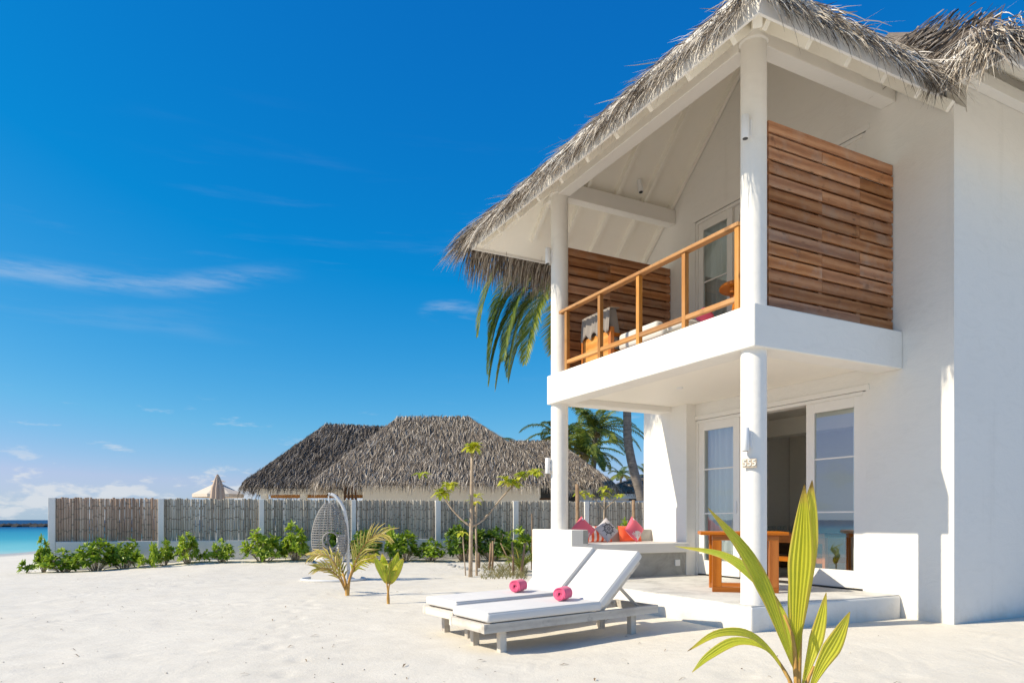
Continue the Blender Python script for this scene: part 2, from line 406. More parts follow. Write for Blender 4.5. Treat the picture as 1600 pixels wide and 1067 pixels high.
M['stem'] = m_bark('pale_stem', (.30, .22, .15), (.56, .45, .34))
M['rock'] = m_bark('reef_rock', (.02, .02, .022), (.07, .065, .06))
M['palm'] = m_leaf('palm_leaf', [(.1, (.035, .075, .012)), (.45, (.13, .19, .028)), (.75, (.32, .34, .045)), (.98, (.44, .26, .07))], .36)
M['palm_young'] = m_leaf('young_palm_leaf', [(.1, (.30, .40, .02)), (.5, (.62, .62, .045)), (.95, (.80, .68, .09))], .50, .40, ((.58, .42, .08), (.20, .09, .03), .80, 1.0))
M['palm_dry'] = m_leaf('drying_palm_leaf', [(.1, (.20, .24, .03)), (.5, (.42, .36, .06)), (.95, (.50, .33, .12))], .35, .45, ((.55, .38, .14), (.42, .27, .18), .45, .95))
M['shrub'] = m_leaf('shrub_leaf', [(.1, (.08, .17, .011)), (.5, (.29, .43, .03)), (.95, (.60, .66, .065))], .40)
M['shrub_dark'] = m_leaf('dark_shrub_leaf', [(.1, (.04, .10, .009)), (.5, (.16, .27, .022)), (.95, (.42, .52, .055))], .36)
M['frangi'] = m_leaf('yellowing_leaf', [(.1, (.30, .38, .02)), (.5, (.58, .60, .05)), (.95, (.78, .70, .11))], .45)
M['grass'] = m_leaf('dry_grass', [(.1, (.16, .16, .05)), (.5, (.30, .27, .11)), (.95, (.46, .38, .2))], .3, .7)

def mk_bamboo():
    t = NT('bamboo'); r = t.rnd(); c = t.coord(scale=(8, 8, 2)); a = t.attr('tint')
    n = t.noise(c, 2.2, 5, .6); uv = t.n('ShaderNodeSeparateXYZ'); t.l(t.coord(), uv.inputs[0])
    col = t.ramp(t.math('ADD', t.math('MULTIPLY', r, .65), t.math('MULTIPLY', n, .45)), [(.12, (.26, .215, .165)), (.45, (.42, .37, .30)), (.75, (.55, .495, .41)), (.98, (.66, .59, .48))])
    col = t.mix(t.math('MULTIPLY', t.maprange(t.noise(t.coord(scale=(5, 5, 1)), 3, 4), .55, .75, 0, 1), .45), col, (.16, .14, .12))
    col = t.mix(t.maprange(a, .6, .9, 0, .75), col, (.20, .165, .13))
    return t.done(t.pbr(col, .6, t.bump(n, .3, .004), .35))
M['bamboo'] = mk_bamboo()
def mk_bamboo2():
    m = M['bamboo'].copy(); m.name = 'brown_bamboo'
    for n in m.node_tree.nodes:
        if n.bl_idname == 'ShaderNodeValToRGB':
            for e, c in zip(n.color_ramp.elements, [(.28, .175, .12), (.44, .305, .22), (.55, .405, .30), (.64, .50, .38)]): e.color = (*c, 1)
    return m
M['bamboo_brown'] = mk_bamboo2()

def mk_sand():
    t = NT('coral_sand'); c = t.coord('Object')
    big = t.noise(c, .35, 5, .6); mid = t.noise(c, 3.0, 6, .65); fine = t.noise(c, 90, 3, .7); grit = t.noise(c, 26, 4, .7)
    col = t.ramp(t.math('ADD', t.math('MULTIPLY', big, .5), t.math('MULTIPLY', mid, .5)), [(.3, (.63, .585, .50)), (.55, (.715, .67, .58)), (.8, (.77, .73, .635))])
    col = t.mix(t.maprange(fine, .55, .8, 0, .35), col, (.42, .39, .34))
    speck = t.n('ShaderNodeTexVoronoi'); t.l(c, speck.inputs['Vector']); speck.inputs['Scale'].default_value = 16
    sp = t.math('MULTIPLY', t.maprange(speck.outputs['Distance'], .05, .09, 1, 0), t.maprange(t.noise(c, 2.2, 3), .56, .64))
    col = t.mix(t.math('MULTIPLY', sp, .7), col, (.22, .18, .13))
    sep = t.n('ShaderNodeSeparateXYZ'); t.l(c, sep.inputs[0])
    wet = t.maprange(t.math('ADD', sep.outputs[2], t.math('MULTIPLY', big, .05)), -.56, -.42, 1, 0, True)
    col = t.mix(t.math('MULTIPLY', wet, .55), col, (.33, .30, .25))
    # raked arcs and footprints
    v = t.n('ShaderNodeTexVoronoi'); t.l(c, v.inputs['Vector']); v.inputs['Scale'].default_value = .55; v.inputs['Randomness'].default_value = 1
    arc = t.math('SINE', t.math('ADD', t.math('MULTIPLY', v.outputs['Distance'], 95.), t.math('MULTIPLY', mid, 7.)))
    arc = t.math('MULTIPLY', arc, t.maprange(t.noise(c, .8, 3), .45, .62))
    fp = t.n('ShaderNodeTexVoronoi'); t.l(c, fp.inputs['Vector']); fp.inputs['Scale'].default_value = 3.3; fp.feature = 'SMOOTH_F1'
    h = t.math('ADD', t.math('MULTIPLY', arc, .16), t.math('ADD', t.math('MULTIPLY', mid, 1.5), t.math('ADD', t.math('MULTIPLY', grit, .55), t.math('ADD', t.math('MULTIPLY', fine, .25), t.math('MULTIPLY', fp.outputs['Distance'], .8)))))
    return t.done(t.pbr(col, t.maprange(wet, 0, 1, .92, .35), t.bump(h, .42, .02), .25))
M['sand'] = mk_sand()
def mk_sea():
    t = NT('lagoon_water'); c = t.coord('Object'); sep = t.n('ShaderNodeSeparateXYZ'); t.l(c, sep.inputs[0])
    n = t.noise(t.coord(scale=(1, .25, 1)), .03, 4, .6)
    dep = t.math('ADD', sep.outputs[1], t.math('ADD', t.math('MULTIPLY', sep.outputs[0], -.8), t.math('MULTIPLY', t.math('SUBTRACT', n, .5), 55)))
    col = t.ramp(t.maprange(dep, 60, 420), [(0, (.40, .56, .52)), (.035, (.18, .50, .52)), (.12, (.045, .33, .42)), (.32, (.012, .20, .34)), (.52, (.004, .075, .20)), (1, (.002, .04, .13))])
    w = t.noise(t.coord(scale=(.6, 1.6, 1)), 1.2, 5, .6)
    return t.done(t.pbr(col, .45, t.bump(w, .5, .12), .12))
M['sea'] = mk_sea()
def mk_glass(name, refl=.24, tint=(.90, .96, .96)):
    t = NT(name); g = t.n('ShaderNodeBsdfGlossy'); g.inputs['Roughness'].default_value = .005; g.inputs['Color'].default_value = (.78, .93, 1.0, 1)
    tr = t.n('ShaderNodeBsdfTransparent'); tr.inputs[0].default_value = (*tint, 1)
    lw = t.n('ShaderNodeLayerWeight'); lw.inputs[0].default_value = .5
    f = t.math('ADD', t.math('MULTIPLY', t.math('POWER', lw.outputs['Facing'], 3.), .75), refl, True)
    mx = t.n('ShaderNodeMixShader'); t.l(f, mx.inputs[0]); t.l(tr.outputs[0], mx.inputs[1]); t.l(g.outputs[0], mx.inputs[2])
    return t.done(mx.outputs[0])
M['glass'] = mk_glass('door_glass')
M['glass_clear'] = mk_glass('clear_glass', .08, (.9, .93, .93))
def mk_curtain():
    t = NT('sheer_curtain'); c = t.coord(); n = t.noise(c, 60, 2)
    b = t.pbr((.86, .88, .86), .9, t.bump(n, .1, .002), .1); tr = t.n('ShaderNodeBsdfTranslucent'); tr.inputs[0].default_value = (.84, .87, .85, 1)
    mx = t.n('ShaderNodeMixShader'); mx.inputs[0].default_value = .4; t.l(b, mx.inputs[1]); t.l(tr.outputs[0], mx.inputs[2]); return t.done(mx.outputs[0])
M['curtain'] = mk_curtain()

# ------------------------------------------------------------------ setting: sand, sea
def axis(dense0, dense1, step, lo, hi, grow=1.18):
    a = list(np.arange(dense0, dense1 + 1e-6, step)); s = step; q = dense1
    while q < hi: s *= grow; q += s; a.append(min(q, hi))
    s = step; q = dense0
    while q > lo: s *= grow; q -= s; a.insert(0, max(q, lo))
    return a
def build_ground():
    xs = axis(-7.5, 5, .06, -34, 60, 1.035); xs = [-3000, -600, -200, -120, -80, -60, -45] + xs + [120, 400, 3000]
    ys = axis(4.4, 14, .06, -60, 120, 1.035) + [200, 500, 1500, 4000]
    nx, ny = len(xs), len(ys)
    PR = []; r = random.Random(21)
    for (x0, y0), (x1, y1), step in (((-6.5, 6.2), (-2.2, 13.5), .62), ((-1.4, 4.9), (-3.4, 11.5), .66), ((-4.8, 5.0), (-.9, 7.6), .60), ((.4, 9.2), (-5.5, 10.6), .64), ((2.9, 5.2), (.6, 5.6), .60), ((-7.2, 9.3), (-5.2, 15.5), .64)):
        d = Vector((x1-x0, y1-y0, 0)); L_ = d.length; d /= L_; n_ = Vector((-d.y, d.x, 0))
        for k in range(int(L_ / step)):
            c = Vector((x0, y0, 0)) + d * (k * step + r.uniform(-.05, .05)) + n_ * ((.09 if k % 2 else -.09) + .25 * math.sin(k * .4)); PR.append((c, d, n_))
    def dent(x, y):
        q = 0.
        for c, d, n_ in PR:
            dx, dy = x - c.x, y - c.y
            if abs(dx) > .3 or abs(dy) > .3: continue
            u = (dx*d.x + dy*d.y) / .15; w = (dx*n_.x + dy*n_.y) / .075; e2 = u*u + w*w
            q += -.015 * math.exp(-e2 * 1.1) + .006 * math.exp(-(math.sqrt(e2) - 1.5) ** 2 * 5)
        return q
    v = [(x, y, ground(x, y) + (dent(x, y) if -8 < x < 5.2 and 4 < y < 16 else 0)) for y in ys for x in xs]
    f = [(j*nx+i, j*nx+i+1, (j+1)*nx+i+1, (j+1)*nx+i) for j in range(ny-1) for i in range(nx-1)]
    m = MB(); m.add(v, f)
    tag(m.build('sand', M['sand'], sm=True), kind='structure')
build_ground()
m = MB(); m.add([(-9000, -2000, -.6), (200, -2000, -.6), (200, 16000, -.6), (-9000, 16000, -.6)], [(0, 1, 2, 3)])
tag(m.build('sea', M['sea']), kind='structure')

# ------------------------------------------------------------------ the villa
villa = empty('beach_villa', HO, HA, 'two storey white villa with columns, wooden balcony and thatched roof', 'house')
SL0, SL1 = 2.92, 3.36; T = .93; EZ = 5.5; PZ = .27
def pbuild(m, name, mat, parent=villa, **k): return m.build(name, mat, parent, **k)
def vbox(name, mat, x0, x1, y0, y1, z0, z1, parent=villa, bevel=.008):
    return MB().box(x0, x1, y0, y1, z0, z1).build(name, mat, parent, bevel=bevel)

# platform (porch floor) and its screed
vbox('porch_platform', M['plaster'], -.20, 2.215, -.16, 4.4, -.3, PZ - .012, bevel=.02)
vbox('porch_floor', M['floor'], -.185, 2.21, -.145, 4.39, PZ - .02, PZ, bevel=.006)
# front wall around the two door openings: face at a = 2.22
def wall_piece(y0, y1, z0, z1, x0=2.22, x1=2.44): return vbox('wall', M['plaster'], x0, x1, y0, y1, z0, z1, bevel=.012)
MB().prism([(2.22, .30), (2.22, -.77), (9.0, -.77), (9.0, -.55), (2.44, -.55), (2.44, .30)], -.3, 5.70, lambda u, v, d: Vector((u, v, d))).build('wall', M['plaster'], villa)
MB().box(2.46, 9.0, -.77, -.55, 5.70, 6.37).build('wall', M['plaster'], villa)
MB().box(2.03, 2.44, 3.33, 4.42, -.3, SL0 + .1).build('wall', M['plaster'], villa, bevel=.012)
MB().box(2.22, 2.44, .30, 3.33, 2.78, 3.30).build('wall', M['plaster_clean'], villa)
MB().box(2.22, 2.44, 3.33, 4.62, SL0 + .1, 5.0).build('wall', M['plaster'], villa)
def gable_top():
    def top(b): return EZ + .02 + T * min(b + 1.0, 4.9 - b)
    poly = [(-.77, 5.70), (.30, 5.70), (.30, 5.99), (3.33, 5.99), (3.33, 5.0), (4.62, 5.0), (4.62, top(4.62)), (1.95, top(1.95)), (-.77, top(-.77) + .004)]
    MB().prism(poly, 2.22, 2.44, lambda u, v, d: Vector((d, u, v))).build('wall', M['plaster'], villa)
gable_top()
# side wing wall (in shade, right edge of the picture) and the far side and back
MB().box(2.45, 9.0, 4.40, 4.62, -.3, 6.0).build('wall', M['plaster'], villa)
MB().box(8.8, 9.0, -.5, 4.38, -.3, 8.0).build('wall', M['plaster'], villa)
# rooms behind the doors
MB().box(2.46, 8.78, -.5, 4.38, .18, PZ - .002).build('room_floor', M['floor'], villa)
MB().box(2.46, 8.78, -.5, 4.38, SL0, SL1 - .004).build('room_floor', M['cream'], villa)
MB().box(5.6, 5.75, -.5, 4.38, PZ, SL0 - .004).build('partition', M['cream'], villa)
MB().box(5.2, 5.36, -.5, 4.38, SL1, 6.6).build('partition', M['cream'], villa)
MB().box(4.2, 4.5, -.5, 4.38, 2.62, SL0 - .004).build('ceiling_beam', M['cream'], villa)
MB().box(2.46, 8.78, -.5, 4.38, 6.1, 6.16).build('upper_ceiling', M['cream'], villa)

# balcony slab: rim beams with a recessed soffit
MB().prism([(-.18, -.18), (2.215, -.18), (2.215, .14), (.14, .14), (.14, 3.70), (2.215, 3.70), (2.215, 3.98), (-.18, 3.98)], SL0, SL1, lambda u, v, d: Vector((u, v, d))).build('balcony_slab', M['plaster'], villa, bevel=.014)
MB().box(.142, 2.215, .142, 3.698, SL0 + .09, SL1 - .004).build('porch_ceiling', M['soffit'], villa)
MB().lathe([(.045, SL0 + .075), (.045, SL0 + .092)], 20, (1.0, 2.3)).build('ceiling_spotlight', M['lamp'], villa)
# columns
def column(b, z0, z1, cap):
    pr = [(.132, z0), (.132, z1 - (.26 if cap else .02))]
    if cap: pr += [(.132, z1-.25), (.150, z1-.235), (.150, z1-.19), (.185, z1-.10), (.20, z1-.085), (.20, z1-.02), (.19, z1)]
    else: pr += [(.132, z1)]
    return MB().lathe(pr, 40, (0, b)).build('column', M['plaster_clean'], villa, sm=True, ang=35)
column(0, -.3, SL0 + .01, False); column(3.9, .95, SL0 + .01, False)
column(0, SL1 - .01, 6.38, True); column(3.9, SL1 - .01, 6.38, True)

# ---- roof
roof = empty('roof', (0, 0, 0)); roof.parent = villa
A0 = -1.0; B0 = -1.0; B1 = 4.9; A1 = 9.5; MIDB = (B0 + B1) / 2; RUN = MIDB - B0
def rz(a, b): return EZ + T * min(a - A0, b - B0, B1 - b)
def roofplanes(off0, off1, a_near_end):
    "closed solid between the soffit surface and a surface above it"
    def pt(a, b, o): return (a, b, EZ + T * min(a - A0, b - B0, B1 - b) + o)
    ra = A0 + RUN
    ring = [(A0, B0), (1.5, B0), (1.5 + RUN, MIDB), (A1, MIDB), (A1, B1), (A0, B1), (ra, MIDB)]
    zz = lambda a, b: EZ + T * min(a - A0, b - B0, B1 - b)
    n = len(ring); vs = [(a, b, zz(a, b) + off0) for a, b in ring] + [(a, b, zz(a, b) + off1) for a, b in ring]
    fs = [(0, 5, 6), (0, 6, 2, 1), (5, 4, 3, 2, 6)]
    fs += [tuple(n + k for k in f[::-1]) for f in fs]
    fs += [(i, i+1, n+i+1, n+i) for i in range(5)] + [(5, 0, n, n+5)]
    return vs, fs
m = MB(); m.add(*roofplanes(.02, .06, 0)); m.build('soffit', M['soffit'], roof)
m = MB(); m.add(*roofplanes(.064, .25, 0), tint=.18); m.build('thatch_base', M['thatch_dark'], roof)
# rafters below the soffit, one mesh each
def rafter(p0, p1, w=.055, d=.10):
    p0, p1 = Vector(p0), Vector(p1); u = (p1 - p0).normalized(); s = u.cross(Vector((0, 0, 1))).normalized(); n = s.cross(u)
    vs = [p + s * a * w / 2 + n * b for p in (p0, p1) for a, b in ((-1, -d), (1, -d), (1, .016), (-1, .016))]
    MB().add(vs, [(0, 1, 2, 3), (7, 6, 5, 4), (0, 4, 5, 1), (1, 5, 6, 2), (2, 6, 7, 3), (3, 7, 4, 0)]).build('rafter', M['soffit'], roof)
def soff(a, b): return Vector((a, b, EZ + T * min(a - A0, b - B0, B1 - b) + .02))
for a in np.arange(-.62, 2.2, .56):
    t_ = min(a - A0, RUN - .02)
    rafter(soff(a, B1 - .22), soff(a, B1 - t_ + .03))
    rafter(soff(a, B0 + .22), soff(a, B0 + t_ - .03))
for b in np.arange(-.45, 4.8, .62):
    t_ = min(b - B0, B1 - b)
    rafter(soff(A0 + .22, b), soff(A0 + min(t_, 2.9) - .03, b))
rafter(soff(A0 + .08, B1 - .08), soff(A0 + RUN, MIDB), .08, .12); rafter(soff(A0 + .08, B0 + .08), soff(A0 + RUN, MIDB), .08, .12)
# fascia boards
FZ0, FZ1 = EZ - .02, EZ + .27
for x0, x1, y0, y1 in ((A0 - .03, A0 - .002, B0 - .03, B1 + .03), (A0, 1.52, B0 - .03, B0 - .002), (A0, A1, B1 + .002, B1 + .03)):
    MB().box(x0, x1, y0, y1, FZ0, FZ1).build('fascia', M['trim'], roof, bevel=.004)
for x0, x1, y0, y1 in ((A0 - .05, A0 - .031, B0 - .05, B1 + .05), (A0 - .03, 1.50, B0 - .05, B0 - .031)):
    MB().box(x0, x1, y0, y1, EZ + .13, FZ1).build('fascia', M['trim'], roof, bevel=.004)
# tie beams on the columns
MB().box(-.10, .10, .12, 3.78, 6.10, 6.36).build('tie_beam', M['trim'], roof, bevel=.01)
MB().box(-.10, .10, 4.02, 4.30, 6.10, 6.30).build('tie_beam', M['trim'], roof, bevel=.01)
MB().box(.10, 2.215, -.095, .095, 6.10, 6.34).build('tie_beam', M['trim'], roof, bevel=.01)
MB().box(.10, 2.215, 3.81, 3.99, 6.10, 6.34).build('tie_beam', M['trim'], roof, bevel=.01)

# wing roof on the right: eaves at a = 1.5 and b = -1.65
WA, WB = 1.5, -1.65
def wpt(a, b, o): return (a, b, EZ + T * min(a - WA, b - WB) + o)
def wing(o0, o1):
    k = 3.6
    ring = [(WA, WB), (9.5, WB), (9.5, WB + k), (WA + k, WB + k), (WA + k - .65, WB + k), (WA, -1.0)]
    zz = [0, 0, k, k, k - .65, 0]
    n = 6; vs = [(a, b, EZ + T*z + o0) for (a, b), z in zip(ring, zz)] + [(a, b, EZ + T*z + o1) for (a, b), z in zip(ring, zz)]
    fs = [(0, 3, 2, 1), (0, 5, 4, 3)]
    fs += [tuple(n + q for q in f[::-1]) for f in fs] + [(i, (i+1) % n, n + (i+1) % n, n + i) for i in range(n)]
    return vs, fs
wroof = empty('roof', (0, 0, 0)); wroof.parent = villa
m = MB(); m.add(*wing(.02, .06)); m.build('soffit', M['soffit'], wroof)
m = MB(); m.add(*wing(.064, .25), tint=.2); m.build('thatch_base', M['thatch_dark'], wroof)
MB().box(WA - .03, WA - .002, WB - .03, B0 - .034, FZ0, FZ1).build('fascia', M['trim'], wroof, bevel=.004)
MB().box(WA, 9.5, WB - .03, WB - .002, FZ0, FZ1).build('fascia', M['trim'], wroof, bevel=.004)
MB().box(2.3, 9.0, -.89, -.772, 5.98, 6.12).build('wall_plate', M['trim'], wroof, bevel=.006)

MB().tube([(1.377, 3.70, 6.60), (1.377, 3.66, 6.40)], .04, 14).build('ceiling_spotlight', M['lamp'], roof, sm=True, ang=40)
MB().tube([(1.377, 3.661, 6.402), (1.377, 3.658, 6.392)], .03, 14).build('spotlight_lens', M['dark'], roof)
# ---- thatch strands
def strands(n, p0, p1, out, slope, base_off, reach, length, droop, wid, tint_rng, seed, back=.55, hip=(0, 0)):
    """n leaf strips rooted on the roof near the eave p0-p1; out = unit outward direction, slope = pitch"""
    r = np.random.default_rng(seed)
    p0, p1, out = np.array(p0, float), np.array(p1, float), np.array(out, float)
    along = (p1 - p0); Ln = max(np.linalg.norm(along), 1e-6); along /= Ln
    bk = r.random(n) ** 1.0 * back; s = bk * hip[0] + r.random(n) * np.maximum(Ln - bk * (hip[0] + hip[1]), .02)   # keep roots inside the hips
    lift = base_off[0] + r.random(n) ** 1.3 * (base_off[1] - base_off[0])
    root = p0 + s[:, None] * along - out * bk[:, None]; root[:, 2] += bk * slope + lift
    L = length[0] + r.random(n) * (length[1] - length[0])
    d = out[None, :] * 1.0 + along[None, :] * r.normal(0, .22, n)[:, None]
    d[:, 2] = -slope + r.normal(0, .16, n)
    d /= np.linalg.norm(d, axis=1)[:, None]
    K = 4; pts = [root]; cur = root.copy(); dd = d.copy(); dr = droop[0] + r.random(n) * (droop[1] - droop[0])
    for k in range(K - 1):
        cur = cur + dd * (L / (K - 1))[:, None]; pts.append(cur.copy())
        dd = dd.copy(); dd[:, 2] -= dr; dd += r.normal(0, .07, (n, 3)); dd /= np.linalg.norm(dd, axis=1)[:, None]
    w = (wid[0] + r.random(n) * (wid[1] - wid[0]))
    side = np.cross(d, np.array([0, 0, 1.])) ; side /= np.linalg.norm(side, axis=1)[:, None]
    tw = r.normal(0, .7, n); nrm = np.cross(side, d)
    side = side * np.cos(tw)[:, None] + nrm * np.sin(tw)[:, None]
    prof = [.8, 1., .75, .12]
    V = []
    for k in range(K):
        V.append(pts[k] - side * (w * prof[k] / 2)[:, None]); V.append(pts[k] + side * (w * prof[k] / 2)[:, None])
    V = np.stack(V, 1)                                   # n, 2K, 3
    tint = tint_rng[0] + r.random(n) * (tint_rng[1] - tint_rng[0])
    return V, tint
def build_strands(parts, name, mat, parent):
    V = np.concatenate([p[0] for p in parts]); t = np.concatenate([p[1] for p in parts]); n, k2, _ = V.shape; K = k2 // 2
    base = np.arange(n)[:, None] * k2
    fs = np.stack([np.stack([base[:, 0] + 2*k, base[:, 0] + 2*k + 1, base[:, 0] + 2*k + 3, base[:, 0] + 2*k + 2], 1) for k in range(K - 1)], 1).reshape(-1, 4)
    me = bpy.data.meshes.new(name); me.vertices.add(n * k2); me.vertices.foreach_set('co', V.reshape(-1))
    nf = len(fs); me.loops.add(nf * 4); me.loops.foreach_set('vertex_index', fs.reshape(-1).astype(np.int32))
    me.polygons.add(nf); me.polygons.foreach_set('loop_start', np.arange(nf, dtype=np.int32) * 4)
    a = me.attributes.new('tint', 'FLOAT', 'FACE'); a.data.foreach_set('value', np.repeat(t, K - 1).astype(np.float32))
    me.update(calc_edges=True); me.materials.append(mat)
    o = link(name, me, parent); o['kind'] = 'stuff'; return o
e = EZ
def eave(p0, p1, out, dens, seed, hip=(1, 0)):
    Ln = np.linalg.norm(np.array(p1) - np.array(p0))
    return [strands(int(Ln*dens*1.2), p0, p1, out, T, (.12, .28), 0, (.30, .54), (.05, .34), (.005, .014), (.05, 1.05), seed, .55, hip),
            strands(int(Ln*dens*.30), p0, p1, out, T, (.10, .24), 0, (.34, .62), (.25, .75), (.005, .013), (.05, .95), seed + 1, .35, hip),
            strands(int(Ln*dens*.06), p0, p1, out, T*.5, (.18, .30), 0, (.30, .5), (-.05, .14), (.004, .010), (.45, 1.), seed + 2, .5, hip),
            strands(int(Ln*6), p0, p1, out, T, (.12, .24), 0, (.5, .95), (.45, .9), (.004, .008), (.15, .6), seed + 3, .3, hip)]
pa = []
pa += eave((A0-.06, B0-.05, e), (A0-.06, B1+.05, e), (-1, 0, 0), 560, 11, (1, 1))
pa += eave((A0-.05, B0-.06, e), (1.62, B0-.06, e), (0, -1, 0), 560, 21)
pa += eave((A0-.05, B1+.06, e), (5.5, B1+.06, e), (0, 1, 0), 380, 31)
# far-eave fringe that hangs below the board
pa += [strands(2600, (A0, B1+.05, e), (4.5, B1+.05, e), (0, 1, 0), T, (.06, .24), 0, (.45, .80), (.5, 1.2), (.006, .014), (.05, .8), 36, .0)]
# corners
for (cx, cy), (ox, oy), sd in (((A0-.05, B0-.05), (-1, -1), 41), ((A0-.05, B1+.05), (-1, 1), 45)):
    k = 1 / math.sqrt(2); tx, ty = -oy * k, ox * k
    pa += [strands(170, (cx-tx*.2, cy-ty*.2, e), (cx+tx*.2, cy+ty*.2, e), (ox*k, oy*k, 0), T*k, (.08, .28), 0, (.3, .55), (.05, .5), (.005, .014), (.05, .95), sd)]
pa += [strands(230, (A0-.20, B1-.02, e+.02), (A0+.02, B1+.20, e+.02), (-.707, .707, 0), T*.7, (.05, .24), 0, (.40, .72), (.05, .45), (.005, .014), (.05, 1.), 49, .3)]
# upper slopes (thin cover, mostly out of sight)
for q in range(1, 7):
    u = q * .42
    pa += [strands(int((5.9-2*u)*90), (A0+u, B0+u, e+T*u), (A0+u, B1-u, e+T*u), (-1, 0, 0), T, (.20, .29), 0, (.4, .7), (0, .08), (.012, .03), (.05, .9), 50+q)]
    pa += [strands(int(2.6*70), (A0+u, B0+u, e+T*u), (1.5+u, B0+u, e+T*u), (0, -1, 0), T, (.20, .29), 0, (.4, .7), (0, .08), (.012, .03), (.05, .9), 60+q)]
build_strands(pa, 'thatch', M['thatch'], roof)
pw = []
pw += eave((WA-.06, WB-.05, e), (WA-.06, -.98, e), (-1, 0, 0), 560, 71)
pw += eave((WA-.05, WB-.06, e), (4.5, WB-.06, e), (0, -1, 0), 420, 81)
pw += [strands(200, (WA-.02, WB-.05, e), (WA-.02, -.95, e), (-1, 0, 0), T, (.08, .28), 0, (.3, .5), (.35, .8), (.006, .014), (.2, 1.), 77, .3), strands(110, (1.2, B0-.04, e), (1.62, B0-.04, e), (.2, -.95, 0), T, (.08, .28), 0, (.3, .6), (.2, .6), (.006, .014), (.2, 1.), 78, .3)]
k = 1/math.sqrt(2)
pw += [strands(240, (WA-.2, WB+.1, e), (WA+.1, WB-.2, e), (-k, -k, 0), T*k, (.02, .34), 0, (.4, .75), (.05, .5), (.006, .018), (.05, .95), 91)]
for q in range(1, 6):
    u = q * .4
    pw += [strands(150, (WA+u, WB+u, e+T*u), (WA+u, WB+.65+u, e+T*u), (-1, 0, 0), T, (.20, .30), 0, (.4, .7), (0, .08), (.010, .026), (.02, .6), 92+q)]
build_strands(pw, 'thatch', M['thatch'], wroof)

# ---- balcony railing
rail = empty('balcony_railing', (0, 0, 0)); rail.parent = villa
for b in (.165, 1.0, 1.865, 2.73, 3.60): MB().box(-.080, -.020, b-.03, b+.03, SL1, 4.275).build('post', M['post_wood'], rail, bevel=.004)
MB().box(-.095, -.005, .13, 3.77, 4.276, 4.318).build('top_rail', M['rail_wood'], rail, bevel=.004)
for b0, b1 in ((.196, .969), (1.031, 1.834), (1.896, 2.699), (2.761, 3.569)):
    MB().box(-.078, -.024, b0, b1, 3.485, 3.54).build('bottom_rail', M['rail_wood'], rail, bevel=.004)
# ---- privacy screens of planks
def screen(b, z1, face):
    s = empty('privacy_screen', (0, 0, 0)); s.parent = villa
    rows = 14; pitch = (z1 - SL1 - .01) / rows; a0, a1 = .145, 2.20
    j1, j2 = a0 + (a1-a0) * .40, a0 + (a1-a0) * .71
    for i in range(rows):
        z = z1 - pitch * (i + 1) + .012
        k = random.choice([0, 1, 2, 1, 2])
        cuts = {0: [a0, a1], 1: [a0, j1, a1], 2: [a0, j2, a1]}[k] if i else [a0, a1]
        if i in (5, 9): cuts = [a0, j1, j2, a1]
        for c0, c1 in zip(cuts[:-1], cuts[1:]):
            dx = random.uniform(-.003, .003)
            MB().box(c0 + .0015, c1 - .0015, b + dx - .011, b + dx + .011, z, z + pitch - .027).build('plank', M['screen_wood'], s, bevel=.003)
    for i in range(rows - 1):                                   # second, staggered layer on the inner face
        z = z1 - pitch * (i + 1.5) + .012
        MB().box(a0, a1, b + face*.075, b + face*.095, z, z + pitch - .022).build('plank', M['screen_wood'], s, bevel=.003)
    for a in (a0 + .03, j1, j2, a1 - .03):
        MB().box(a - .03, a + .03, b + face*.014, b + face*.072, SL1 + .002, z1 - .02).build('batten', M['screen_wood'], s)
screen(-.06, 5.37, 1); screen(3.93, 5.40, 1)

# ---- sliding doors
def door_leaf(parent, x, b0, b1, z0, z1, st=.13, bot=.22, top=.13, muntins=(.36, .70)):
    d = empty('sliding_door', (0, 0, 0)); d.parent = parent
    w = .022
    for y0, y1, q0, q1 in ((b0, b0+st, z0, z1), (b1-st, b1, z0, z1), (b0+st, b1-st, z0, z0+bot), (b0+st, b1-st, z1-top, z1)):
        MB().box(x-w, x+w, y0, y1, q0, q1).build('frame', M['trim'], d, bevel=.004)
    MB().add([(x, b0+st-.01, z0+bot-.01), (x, b1-st+.01, z0+bot-.01), (x, b1-st+.01, z1-top+.01), (x, b0+st-.01, z1-top+.01)], [(0, 3, 2, 1)]).build('pane', M['glass'], d)
    for k in muntins:
        z = z0 + bot + (z1-z0-bot-top) * k
        MB().box(x-.010, x+.010, b0+st, b1-st, z-.010, z+.010).build('glazing_bar', M['trim'], d)
    return d
def door_set(z0, z1):
    MB().box(2.228, 2.40, .305, .345, z0, z1+.04).build('door_jamb', M['trim'], villa)
    MB().box(2.228, 2.40, 3.285, 3.325, z0, z1+.04).build('door_jamb', M['trim'], villa)
    MB().box(2.225, 2.40, .346, 3.284, z1, z1+.045).build('door_head', M['trim'], villa)
    MB().box(2.205, 2.224, .25, 3.38, z1+.05, z1+.12).build('door_head', M['trim'], villa, bevel=.004)
    MB().box(2.23, 2.40, .346, 3.284, z0-.002, z0+.018).build('door_track', M['dark'], villa)
door_set(PZ, 2.70)
door_leaf(villa, 2.262, .348, 1.20, PZ+.02, 2.70); door_leaf(villa, 2.262, 2.40, 3.282, PZ+.02, 2.70)
d = MB().box(2.235, 2.24, 1.235, 1.255, 1.35, 1.5)
MB().box(2.226, 2.239, 1.11, 1.135, 1.25, 1.43).build('door_handle', M['lamp'], villa); MB().box(2.226, 2.239, 2.45, 2.475, 1.25, 1.43).build('door_handle', M['lamp'], villa)
door_set(SL1, 5.90)
